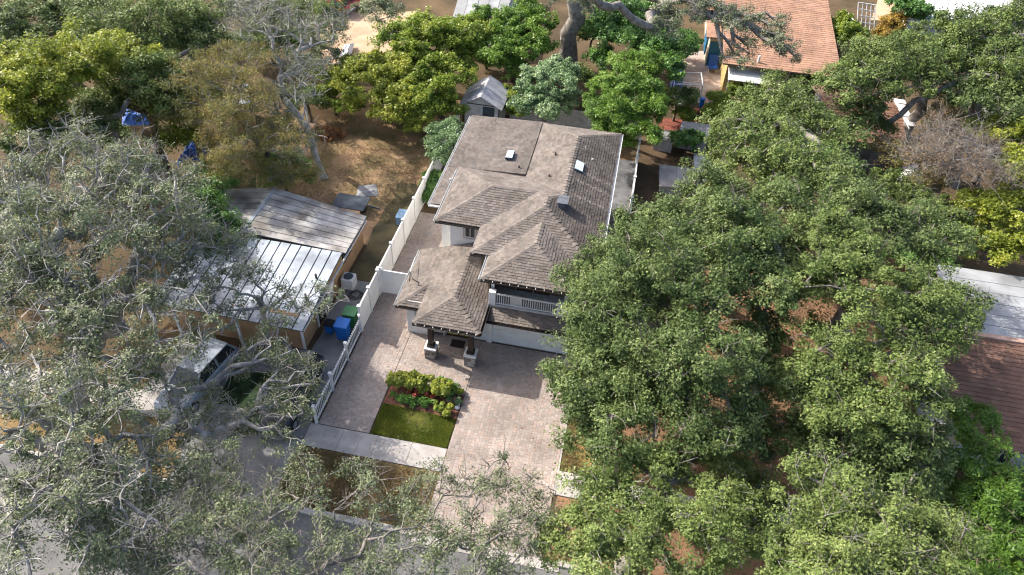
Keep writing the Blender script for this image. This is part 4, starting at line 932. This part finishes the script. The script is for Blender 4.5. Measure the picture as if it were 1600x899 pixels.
tree('leafy_tree', 'grey-olive tree at the top edge beside the sandy yard', 'tree', [(500,45,4.5,46), (500,95,3.4,30), (380,15,6,45), (590,18,4,40)], LG_oakgrey, M_bark, base=(-27, 55), spacing=1.0, cr=.8, per=80, leaf=.17, trunk=.25, seed=27, group='upper left woodland', twigs=2)
tree('leafy_shrub', 'dark green shrub pressed against the left end of the metal roof', 'shrub', [(330,290,4,42), (310,335,4,45), (345,360,3.4,30)], LG_deep, M_barkdark, spacing=.8, cr=.65, per=110, leaf=.15, trunk=.15, seed=28, twigs=1)
tree('leafy_tree', 'shaded olive tree in the middle of the left woodland', 'tree', [(60,215,6.5,60), (140,200,6,40), (20,330,6,50), (330,65,7,45)], LG_oakdark, M_bark, spacing=1.0, cr=.8, per=85, leaf=.17, trunk=.28, seed=29, group='upper left woodland', twigs=2)
tree('leafy_tree', 'fresh green tree between the blue tarps and the rust tree', 'tree', [(290,175,5,42), (262,215,3.4,26), (300,215,3.6,26), (320,150,5,34)], LG_bright, M_barkdark, spacing=.85, cr=.75, per=70, leaf=.16, trunk=.18, seed=121, group='upper left woodland', twigs=1)
tree('leafy_tree', 'olive-green tree behind the larger blue tarp at left', 'tree', [(150,170,5,36), (110,205,4.5,40), (200,150,5,30), (60,180,5,36)], LG_oaklight, M_barkdark, spacing=.9, cr=.75, per=75, leaf=.16, trunk=.2, seed=122, group='upper left woodland', twigs=1.5)
tree('leafy_tree', 'olive tree at the top edge between the rust tree and the sandy yard', 'tree', [(450,20,5,44), (410,60,4.5,36), (500,20,5,30)], LG_oaklight, M_bark, spacing=.95, cr=.8, per=75, leaf=.17, trunk=.2, seed=123, group='upper left woodland', twigs=2)
tree('leafy_shrub', 'green thicket at the far edge of the dirt yard', 'shrub', [(520,125,2.4,30), (505,150,2,24), (540,165,1.6,20)], LG_bright, M_barkdark, spacing=.7, cr=.6, per=70, leaf=.17, trunk=.1, seed=124, twigs=.6)
# --- bright trees behind the house
grp = 'bright green trees behind the house'
tree('mulberry_tree', 'yellowish broad-leaved tree edging the dirt yard', 'tree', [(575,140,2.7,50), (615,165,2.4,45), (560,110,3,34), (650,182,1.9,28), (605,110,3.4,45), (630,130,3,40)], LG_yellow, M_barkdark, spacing=.8, cr=.7, per=78, leaf=.19, asp=.75, trunk=.2, seed=31, group=grp, up=.8, twigs=.5)
tree('mulberry_tree', 'bright green broad-leaved tree beside the shed', 'tree', [(672,135,3.2,48), (690,110,3.4,44), (688,165,2.2,30), (725,88,3.2,34), (655,165,2.4,30)], LG_bright, M_barkdark, spacing=.8, cr=.7, per=78, leaf=.19, asp=.75, trunk=.22, seed=32, group=grp, up=.8, twigs=.5)
tree('mulberry_tree', 'bright green tree below the grey tarped roof', 'tree', [(640,60,4.6,48), (680,55,4.8,50), (720,60,4.2,42), (650,95,3.8,40), (745,45,4.2,34)], LG_bright, M_barkdark, spacing=.85, cr=.75, per=78, leaf=.19, asp=.75, trunk=.24, seed=33, group=grp, up=.8, twigs=.5)
tree('mulberry_tree', 'tall deep green tree behind the pale round tree', 'tree', [(805,70,3.8,50), (828,30,4.6,40), (790,102,2.4,34), (770,35,4.5,42), (840,72,3,26)], LG_fern, M_barkdark, spacing=.85, cr=.75, per=78, leaf=.18, asp=.7, trunk=.25, seed=34, group=grp, up=.6, twigs=.5)
tree('round_tree', 'pale green round tree close behind the rear eave', 'tree', [(858,135,3.4,46), (850,165,2.6,40), (828,160,2.6,26), (870,110,3.4,30)], LG_pale, M_bark, spacing=.55, cr=.48, per=80, leaf=.2, asp=.42, trunk=.16, fork=.25, seed=35, up=.7, twigs=.6)
tree('feathery_tree', 'feathery bright green tree at the rear right corner of the house', 'tree', [(975,140,4.6,50), (950,175,3.8,40), (1010,160,4.2,38), (985,195,3.4,45), (1000,105,4.8,35), (960,215,2.6,28)], LG_fern, M_barkdark, base=(.0, 49.2), spacing=.75, cr=.7, per=110, leaf=.26, asp=.28, trunk=.18, seed=36, up=.75, twigs=1, flatz=.35)
tree('vine_tree', 'dense deep green growth beneath the giant mossy trunk', 'tree', [(955,40,4,40), (990,55,4,48), (945,92,2,28), (1030,110,4,40), (1045,75,4.5,40), (975,20,5,42)], LG_deep, M_barkdark, spacing=.85, cr=.75, per=85, leaf=.2, asp=.7, trunk=.2, seed=37, twigs=.6)
tree('leafy_shrub', 'small yellow-green bush at the shed corner', 'shrub', [(800,150,1.8,20), (808,170,1.4,16)], LG_bright, M_barkdark, spacing=.45, cr=.4, per=60, leaf=.18, trunk=.07, seed=38, twigs=.5)
# giant trunk with a long level bough over the rear roof
tree('giant_oak', 'giant vine-clad oak trunk with a long level bough over the orange roof', 'tree', [(1130,35,8,45,1.6), (1190,45,7.5,45,1.6), (1220,80,7,32,1.4), (1040,30,8.5,40,1.4), (880,5,12,50,2), (1160,90,6.5,30,1.2), (1080,10,9,40,1.4)], LG_oakgrey, M_bark, base=(-5.9, 60.5), spacing=1.0, cr=.7, per=48, leaf=.15, trunk=.72, fork=.55, seed=41, twigs=4, moss=.25, bare=.15, droop=.05, follow=.03)
# --- oaks on the right
grp = 'dense oaks right of the driveway'
tree('dense_oak', 'largest dense dark oak overhanging the driveway and the balcony', 'tree', [(985,500,7.5,105), (950,590,6.5,85), (1060,430,8.5,105), (1010,660,6,95), (930,450,6.5,60), (1090,560,8,95), (1000,400,7.5,70), (1110,650,6.5,80), (930,660,5.2,55), (1180,600,6,50), (1190,680,4,38), (915,540,5.2,48), (905,610,4.2,40)], LG_oakdark, M_bark, base=(4.0, 25.5), spacing=.88, cr=.78, per=130, leaf=.14, trunk=.45, seed=51, group=grp, twigs=1.4)
tree('dense_oak', 'dark oak crown beside the alley fence and pale slabs', 'tree', [(1085,362,8,78), (1015,350,6.5,50), (1140,370,8.5,90), (1180,440,8,75), (1130,300,7.5,60), (1195,520,6.5,45)], LG_oakdark, M_bark, base=(7, 33), spacing=.92, cr=.8, per=112, leaf=.16, trunk=.4, seed=52, group=grp, twigs=1.6)
tree('dense_oak', 'olive oak with a yellow tinge behind the pale slabs', 'tree', [(1195,230,8,80), (1165,190,7,50), (1245,275,8,75), (1220,170,7.5,60), (1270,200,7,45), (1145,250,6,36)], LG_oaklight, M_bark, base=(9.5, 42), spacing=1.0, cr=.85, per=95, leaf=.17, trunk=.4, seed=53, group=grp, twigs=1.8)
tree('dense_oak', 'bright-edged oak in front of the white roof', 'tree', [(1360,450,8.5,95), (1440,500,7.5,75), (1400,590,7.5,85), (1300,560,7.5,60), (1310,390,8.5,75), (1330,640,7,75), (1490,480,6.5,45), (1300,450,7,45), (1245,600,6,52), (1290,520,5,30)], LG_oaklight, M_bark, base=(13.5, 27.0), spacing=.88, cr=.78, per=118, leaf=.145, trunk=.42, seed=54, group=grp, twigs=1.5, tint=(0, .85))
tree('dense_oak', 'dark oak between the leaf litter and the red-brown roof', 'tree', [(1400,690,6.5,75), (1320,720,6,55), (1420,735,5.5,50), (1270,620,6.5,45), (1360,760,5,50), (1260,690,5,45), (1290,770,4.4,40)], LG_oakdark, M_bark, base=(14, 22.5), spacing=.9, cr=.75, per=105, leaf=.16, trunk=.35, seed=55, group=grp, twigs=1.5)
tree('dense_oak', 'lighter yellow-green oak by the driveway foot at the bottom', 'tree', [(930,800,5.5,70), (1010,770,5.5,75), (1070,850,6,85), (970,870,6,80), (1130,790,5.5,65), (1110,720,5,45), (890,850,5,45), (1180,760,4,48), (1200,850,5,50)], LG_oaklight, M_bark, base=(3.0, 15.6), spacing=.85, cr=.72, per=125, leaf=.13, trunk=.35, seed=56, group=grp, twigs=1.8)
tree('dense_oak', 'pale olive oak with white twigs at the bottom right', 'tree', [(1300,820,8,90), (1390,850,8.2,100), (1260,870,7.5,75), (1440,835,7.5,56), (1330,890,8,90)], LG_oaklight, M_bark, base=(11, 15.5), spacing=.85, cr=.7, per=135, leaf=.115, trunk=.36, seed=57, group=grp, twigs=3, twig_len=1.2, tint=(.15, 1), moss=.05, twig_r=.010)
tree('dense_oak', 'oak mass at the upper right below the white building', 'tree', [(1400,110,8,80), (1470,90,8,75), (1340,130,7.5,58), (1530,70,8.5,75), (1590,110,8.5,70)], LG_oaklight, M_bark, base=(20, 52), spacing=1.1, cr=.95, per=92, leaf=.2, trunk=.4, seed=58, group=grp, twigs=2, tint=(0, .85))
tree('dense_oak', 'dark oak in the upper right behind the twiggy dead tree', 'tree', [(1510,140,7.5,58), (1575,155,7.5,58), (1590,40,9,60), (1340,175,6,36), (1330,200,5.5,34), (1370,190,5,22)], LG_oakdark, M_bark, base=(24, 50), spacing=1.1, cr=.9, per=88, leaf=.2, trunk=.4, seed=59, group=grp, twigs=2)
tree('dense_oak', 'mid green oak below the torn white roof strip', 'tree', [(1320,310,8,70), (1250,350,8,70), (1375,350,7.5,62), (1290,275,7.5,45), (1440,370,7,60), (1230,410,7.5,55)], LG_oakdark, M_bark, base=(13, 36), spacing=1.0, cr=.85, per=98, leaf=.17, trunk=.4, seed=60, group=grp, twigs=1.8, tint=(.1, 1))
tree('dead_tree', 'grey leafless twiggy tree with a dark curved trunk', 'tree', [(1490,255,6,55), (1530,270,6,40), (1440,250,6,45), (1480,215,6.5,35), (1530,230,6,30)], LG_dead, M_bark, base=(24.2, 45.5), spacing=.8, cr=.9, per=26, leaf=.14, trunk=.26, fork=.5, seed=61, twigs=6, twig_len=1.6, twig_r=.010, asp=.2)
tree('thin_tree', 'small rust-leaved tree with a white forked stem', 'tree', [(1490,175,5,32), (1470,200,4,30), (1400,240,4.5,40), (1440,285,4,35)], LG_brown, M_barkpale, base=(24, 53), spacing=.8, cr=.7, per=45, leaf=.15, trunk=.14, seed=62, twigs=5, twig_len=1.6)
tree('leafy_tree', 'yellow-green tree on the right edge above the white roof', 'tree', [(1575,215,6,50), (1590,270,5.5,45), (1560,330,4.5,50), (1590,380,4,40), (1530,385,3.2,40)], LG_yellow, M_barkdark, spacing=.9, cr=.75, per=95, leaf=.2, asp=.7, trunk=.25, seed=63, up=.7, twigs=.8)
tree('olive_shrub', 'olive bush between the curved dead trunk and the white roof', 'shrub', [(1440,330,4,45), (1490,360,3.5,50), (1400,300,4,40), (1520,340,3.2,30)], LG_oaklight, M_bark, spacing=.85, cr=.7, per=85, leaf=.16, trunk=.15, seed=64, twigs=2)
tree('fern_tree', 'soft bright green tree in front of the red-brown roof', 'tree', [(1530,720,5,55), (1560,780,5.2,65), (1590,840,5.2,60), (1520,650,4.4,32), (1500,790,4.6,45), (1545,870,5,50)], LG_fern, M_barkdark, base=(17.2, 21.3), spacing=.75, cr=.62, per=105, leaf=.22, asp=.3, trunk=.2, seed=65, tint=(0, .7), up=.7, twigs=.8, flatz=.4)
for i, (px, py, r_, lb) in enumerate(((1290, 245, 30, 'dark undergrowth bush before the hidden brown roof'), (1560, 180, 40, 'dark undergrowth bush beside the grey car'), (1270, 130, 30, 'undergrowth bush at the orange roof corner'), (1050, 60, 36, 'deep green bush behind the rear patio'), (925, 48, 24, 'deep green bush close right of the giant trunk'), (905, 118, 18, 'low bush between the giant trunk and the board fence'), (760, 70, 24, 'bush behind the shed roof'), (1000, 20, 40, 'deep green bush at the top beside the giant trunk'),
     (40, 420, 40, 'dark bush below the big grey-green oak'), (440, 260, 34, 'olive bush at the foot of the rust tree'), (480, 150, 26, 'olive bush between the dirt yard and the sandy yard'), (150, 205, 34, 'olive bush left of the larger blue tarp'), (1450, 400, 36, 'dark bush at the corner of the white roof'), (1570, 90, 50, 'dark bush in the far upper right'), (1060, 150, 22, 'low dark bush at the near edge of the rear patio'), (420, 60, 40, 'dull bush at the top among the rust trees'), (300, 60, 40, 'olive bush at the top left of the rust trees'))):
    tree('undergrowth_bush', lb, 'shrub', [(px, py, 2.2, r_), (px+r_*.7, py+6, 1.8, r_*.6), (px-r_*.7, py+8, 1.8, r_*.6)], (LG_deep, LG_oakdark, LG_oaklight)[i % 3], M_barkdark, spacing=.85, cr=.7, per=52, leaf=.21, trunk=.1, seed=200+i, twigs=.8, group='undergrowth bushes')
tree('palm_tree', 'palm with feathery fronds at the left edge', 'tree', [(5,345,3.5,34), (30,350,3,18)], LG_fern, M_bark, spacing=.8, cr=.8, per=60, leaf=.6, asp=.1, trunk=.16, seed=230, twigs=0, flatz=.35)
# --- shrubs and small plants
tree('fence_shrub', 'grey-green bush growing over the white fence', 'shrub', [(692,218,2.2,30), (685,245,1.8,22), (700,200,2.2,20)], LG_pale, M_barkdark, base=(-11.9, 42.5), spacing=.5, cr=.45, per=85, leaf=.13, trunk=.08, seed=71, tint=(0, .7), twigs=.6)
tree('garden_plant', 'dark strap-leaved plant between the white fence and the house', 'plant', [(672,290,1.0,11), (668,305,.8,10), (676,275,1.1,10)], LG_deep, M_barkdark, base=(-11.6, 38.6), spacing=.3, cr=.35, per=36, leaf=.4, asp=.22, trunk=.04, seed=72, twigs=0)
tree('yellow_shrub', 'yellow and orange bush beside the pale slabs', 'shrub', [(1118,290,2.2,18), (1112,312,1.8,14), (1125,270,2, 14)], LG_orange, M_barkdark, spacing=.45, cr=.4, per=70, leaf=.16, trunk=.06, seed=73, twigs=.6)
tree('yellow_shrub', 'amber-leaved tree near the white trellis', 'shrub', [(1395,40,3,18), (1385,55,2.6,14), (1405,28,3,12)], LG_orange, M_barkdark, spacing=.6, cr=.55, per=60, leaf=.22, trunk=.08, seed=74, twigs=.6)
tree('leafy_shrub', 'round green bush beside the white trellis', 'shrub', [(1320,40,3,24), (1335,55,2.6,20), (1310,55,2.6,18)], LG_bright, M_barkdark, spacing=.7, cr=.6, per=75, leaf=.24, trunk=.1, seed=75, twigs=.4)
tree('leafy_shrub', 'dark green bush against the grey sheets in the shaded yard', 'shrub', [(1075,218,1.4,20), (1090,215,1.3,12), (1058,215,1.2,10)], LG_deep, M_barkdark, spacing=.4, cr=.38, per=60, leaf=.17, trunk=.06, seed=76, twigs=.3)
tree('spiky_plant', 'spiky palm-like plant beside the rear patio', 'plant', [(1122,155,1.6,14), (1135,168,1.2,16), (1112,172,1.0,10)], LG_bright, M_barkdark, spacing=.4, cr=.5, per=34, leaf=.55, asp=.14, trunk=.08, seed=77, twigs=0)
tree('leafy_shrub', 'green bush beneath the awning of the yellow house', 'shrub', [(1150,142,1.2,13), (1165,145,1.1,14)], LG_bright, M_barkdark, spacing=.4, cr=.4, per=55, leaf=.2, trunk=.06, seed=78, twigs=.3)
tree('leafy_shrub', 'green bush beside the brick path in the rear yard', 'shrub', [(1067,178,1.0,13), (1078,182,.9,10)], LG_bright, M_barkdark, spacing=.4, cr=.36, per=55, leaf=.18, trunk=.06, seed=79, twigs=.3)
tree('leafy_shrub', 'dark green hedge tree at the top beside the white building', 'shrub', [(1425,12,4,24), (1440,20,3.5,20), (1410,5,4,20)], LG_deep, M_barkdark, spacing=.8, cr=.7, per=75, leaf=.24, trunk=.12, seed=80, twigs=.4)
# --- pile of dead fronds in the dirt yard
rs_ = np.random.default_rng(300); q = at(512, 212); bp = thing('brush_pile', 'pile of dead brown palm fronds on the bare dirt yard', 'brush pile', q)
n_ = 500; th = rs_.uniform(0, 6.28, n_); rr_ = rs_.random(n_)**.6*1.3; Cb = np.c_[q.x+rr_*np.cos(th), q.y+rr_*np.sin(th)*.7, rs_.uniform(.03, .5, n_)*(1.25-rr_/1.3)]; Nb = rs_.normal(size=(n_, 3)); Nb[:, 2] = np.abs(Nb[:, 2])+.4; Nb /= np.linalg.norm(Nb, axis=1)[:, None]
leaf_mesh('fronds', Cb, Nb, rs_.uniform(.4, 1.0, n_), rs_.random(n_), leaf_mat('dead_frond', [(0, (.16, .07, .03)), (.6, (.34, .15, .07)), (1, (.42, .28, .16))], .1, .8, .1), bp, .09)
T_ = Tubes()
for k_ in range(14):
    a_ = rs_.uniform(0, 6.28); T_.add([[q.x-1.2*math.cos(a_), q.y-.8*math.sin(a_), .06], [q.x, q.y+rs_.uniform(-.3, .3), .35], [q.x+1.2*math.cos(a_), q.y+.8*math.sin(a_), .08]], [.03, .025, .012], 4)
T_.build('stalks', M_barkdark, bp)
# --- front bed
bed = [(-9.66, 20.0), (-5.8, 20.0), (-5.8, 22.92), (-9.66, 22.92)]
sheet('front_lawn', [(-9.62, 19.68), (-5.82, 19.68), (-5.82, 21.8), (-9.62, 22.0)], .020, M_lawnbase, .03, .25)
sheet('mulch_bed', [(-9.64, 21.6), (-7.6, 21.55), (-5.8, 21.45), (-5.8, 22.93), (-9.64, 22.93)], .026, M_mulch, .05)
def bush(name, label, px, py, n, rx, ry, h, m, leaf, asp, seed, up=.6, group=None, tint=(0, 1)):
    """a low dense plant: leaves over a bumpy mound, stems underneath"""
    global NLEAF
    rs = np.random.default_rng(seed); c = at(px, py); t = thing(name, label, 'plant' if h < .6 else 'shrub', (c.x, c.y, .02), group)
    k = max(6, int(rx*ry*85)); hub = np.c_[rs.uniform(-1, 1, k)*rx, rs.uniform(-1, 1, k)*ry, rs.uniform(.45, .8, k)*h]+np.array([c.x, c.y, .03])
    leaf *= 1.35
    i = rs.integers(0, k, n); d = rs.normal(size=(n, 3)); d /= np.linalg.norm(d, axis=1)[:, None]; d[:, 2] = np.abs(d[:, 2])*1.0-.25
    rr = min(rx, ry)*.62
    C = hub[i]+d*np.array([rr, rr, h*.36])*rs.uniform(.5, 1, (n, 1)); C[:, 2] = np.maximum(C[:, 2], .05)
    Nn = d*.6+rs.normal(size=(n, 3))*.4+np.array([0, 0, up]); Nn /= np.linalg.norm(Nn, axis=1)[:, None]
    leaf_mesh('foliage', C, Nn, leaf*rs.uniform(.6, 1.4, n), tint[0]+(tint[1]-tint[0])*(.4*rs.random(k)[i]+.6*rs.random(n)), m, t, asp, .06); NLEAF += n
    T = Tubes()
    for hb in hub[:40]: T.add([np.array([hb[0]*.8+c.x*.2, hb[1]*.8+c.y*.2, .0]), (hb+np.array([c.x, c.y, 0]))/2*np.array([1, 1, 1]), hb], [.018, .014, .008], 4)
    T.build('stems', M_barkdark, t); return t
bush('hedge', 'clipped lime-green hedge at the back of the front bed', 653, 610, 6500, 1.62, .36, 1.0, LG_yellow, .12, .6, 91, .7, tint=(.1, 1))
bush('low_shrub', 'dark green shrub behind the end of the lime hedge', 701, 616, 1100, .5, .4, .7, LG_deep, .12, .6, 92)
bush('croton', 'red-leaved plant in the middle of the front bed', 652, 622, 420, .42, .16, .45, LG_red, .13, .45, 93, .5, 'red plants in the front bed')
bush('croton', 'orange-red plant at the right of the red row in the bed', 671, 625, 420, .34, .16, .45, LG_red, .13, .45, 94, .5, 'red plants in the front bed', (.4, 1))
bush('liriope', 'row of low grassy green tufts before the red plants', 645, 631, 1500, 1.1, .24, .4, LG_deep, .2, .14, 95, .3, tint=(.3, 1))
bush('low_shrub', 'lime-green round shrub at the lawn corner of the bed', 697, 648, 800, .34, .26, .5, LG_yellow, .11, .6, 96)
bush('low_shrub', 'pale green small shrub beside the lime one on the mulch', 684, 641, 500, .24, .22, .5, LG_bright, .11, .6, 97)
bush('low_shrub', 'bright tuft beside the paver edge near the hedge end', 713, 614, 420, .28, .22, .55, LG_bright, .11, .6, 98)
bush('low_shrub', 'blue-green little shrub by the driveway edge', 714, 632, 300, .18, .18, .36, LG_pale, .09, .6, 99, tint=(0, .6))
bush('croton', 'rust-coloured little plant behind the pale shrub', 702, 632, 240, .26, .18, .32, LG_dead, .11, .45, 100, .5)
for i, (px, py, r_) in enumerate(((714, 639, .13), (716, 634, .10))):
    c = at(px, py); bm = bmesh.new(); bmesh.ops.create_icosphere(bm, subdivisions=2, radius=r_)
    for v in bm.verts: v.co *= random.uniform(.85, 1.12); v.co.z *= .7
    me = bpy.data.meshes.new('white_rock'); bm.to_mesh(me); bm.free(); me.materials.append(M_white); o = bpy.data.objects.new('white_rock', me); COL.objects.link(o); o.location = (c.x, c.y, .09)
    tag(o, ('larger white rock at the driveway edge of the bed', 'smaller white rock behind the larger one on the bed edge')[i], 'rock', 'white rocks')
q = at(660, 636); sl_ = thing('spot_light', 'small black garden spot lamp on the mulch', 'garden lamp', (q.x, q.y, .03))
MB().tube([(q.x, q.y, .03), (q.x, q.y, .2)], .02, 6).build('stake', M_black, sl_); MB().tube([(q.x-.1, q.y, .2), (q.x+.14, q.y, .28)], .07, 8).build('lamp_head', M_black, sl_)
# grass
def grass(name, label, poly, n, m, h, seed, tint=(0, 1), z=.02):
    global NLEAF
    rs = np.random.default_rng(seed); P = np.array([(p[0], p[1]) for p in poly]); lo, hi = P.min(0), P.max(0); out = []
    while sum(len(o) for o in out) < n:
        q = rs.uniform(lo, hi, (n, 2)); ins = np.zeros(n, bool)
        for i in range(len(P)):
            a, b = P[i], P[(i+1) % len(P)]; c_ = ((a[1] > q[:, 1]) != (b[1] > q[:, 1])) & (q[:, 0] < (b[0]-a[0])*(q[:, 1]-a[1])/(b[1]-a[1]+1e-12)+a[0]); ins ^= c_
        nz = np.sin(q[:, 0]*1.9+seed)+np.sin(q[:, 1]*2.3+q[:, 0]*.8)+rs.normal(0, .8, n)
        out.append(q[ins & (nz > -.55)])
    q = np.concatenate(out)[:n]; C = np.c_[q, np.full(n, z)+rs.uniform(.1, .5, n)*h]
    Nn = rs.normal(size=(n, 3)); Nn[:, 2] = np.abs(Nn[:, 2])*.5+.15; Nn /= np.linalg.norm(Nn, axis=1)[:, None]
    nz = .5+.25*np.sin(q[:, 0]*2.1+1)+.25*np.sin(q[:, 1]*3.0+q[:, 0])
    o = leaf_mesh(name, C, Nn, h*rs.uniform(.7, 1.5, n), tint[0]+(tint[1]-tint[0])*(.5*nz+.5*rs.random(n)), m, None, .22); NLEAF += n
    tag(o, label, 'grass', kind='stuff'); return o
LG_lawn = leaf_mat('lawn_blade', [(0, (.06, .10, .015)), (.5, (.16, .21, .026)), (1, (.36, .34, .07))], .35, .6, .2)
LG_dry = leaf_mat('dry_blade', [(0, (.12, .12, .045)), (.5, (.25, .18, .09)), (1, (.40, .29, .17))], .3, .7, .15)
grass('grass', 'thick green turf of the small front lawn', [(-9.6, 19.7), (-5.84, 19.7), (-5.84, 21.4), (-9.6, 21.6)], 22000, LG_lawn, .075, 101)
grass('grass_verge', 'dry brown grass between the sidewalk and the road', [(-12.6, 15.3), (-5.8, 15.3), (-5.8, 18.3), (-12.6, 18.3)], 15000, LG_dry, .11, 102)
grass('grass_strip', 'patchy grass strip right of the driveway', [(-.38, 19.7), (1.35, 19.7), (1.35, 26.2), (-.38, 26.2)], 9000, LG_dry, .09, 103, (0, .8))
grass('yard_grass', 'thin dry grass on the bare dirt yard', [(-22, 35.5), (-12.6, 35.5), (-12.6, 47), (-22, 48)], 18000, LG_dry, .10, 104, (0, .4))
grass('leaf_litter', 'fallen orange-brown leaves beneath the right oaks', [(2.2, 19.7), (16, 19.7), (16, 38), (8, 39)], 15000, LG_dead, .13, 105)
def fallen(name, label, n, zone, zf_, seed):
    rs = np.random.default_rng(seed); q = rs.uniform((zone[0], zone[2]), (zone[1], zone[3]), (n, 2)); nz = np.sin(q[:, 0]*1.3+seed)+np.sin(q[:, 1]*1.1)+rs.normal(0, .7, n); q = q[nz > .1]
    C = np.c_[q, zf_(q[:, 0], q[:, 1])]; Nn = rs.normal(size=(len(q), 3))*.25+np.array([0, 0, 1]); Nn /= np.linalg.norm(Nn, axis=1)[:, None]
    tag(leaf_mesh(name, C, Nn, rs.uniform(.05, .11, len(q)), rs.random(len(q)), LG_dead, None, .6), label, 'leaves', kind='stuff')
fallen('fallen_leaves', 'dry leaves scattered over the pavers', 700, (-12.2, -.5, 15.3, 26), lambda x, y: np.full(len(x), .056), 401)
fallen('fallen_leaves', 'dry leaves scattered on the road and apron', 900, (-24, 3, 8, 15), lambda x, y: np.full(len(x), .02), 402)
print('leaves', NLEAF)
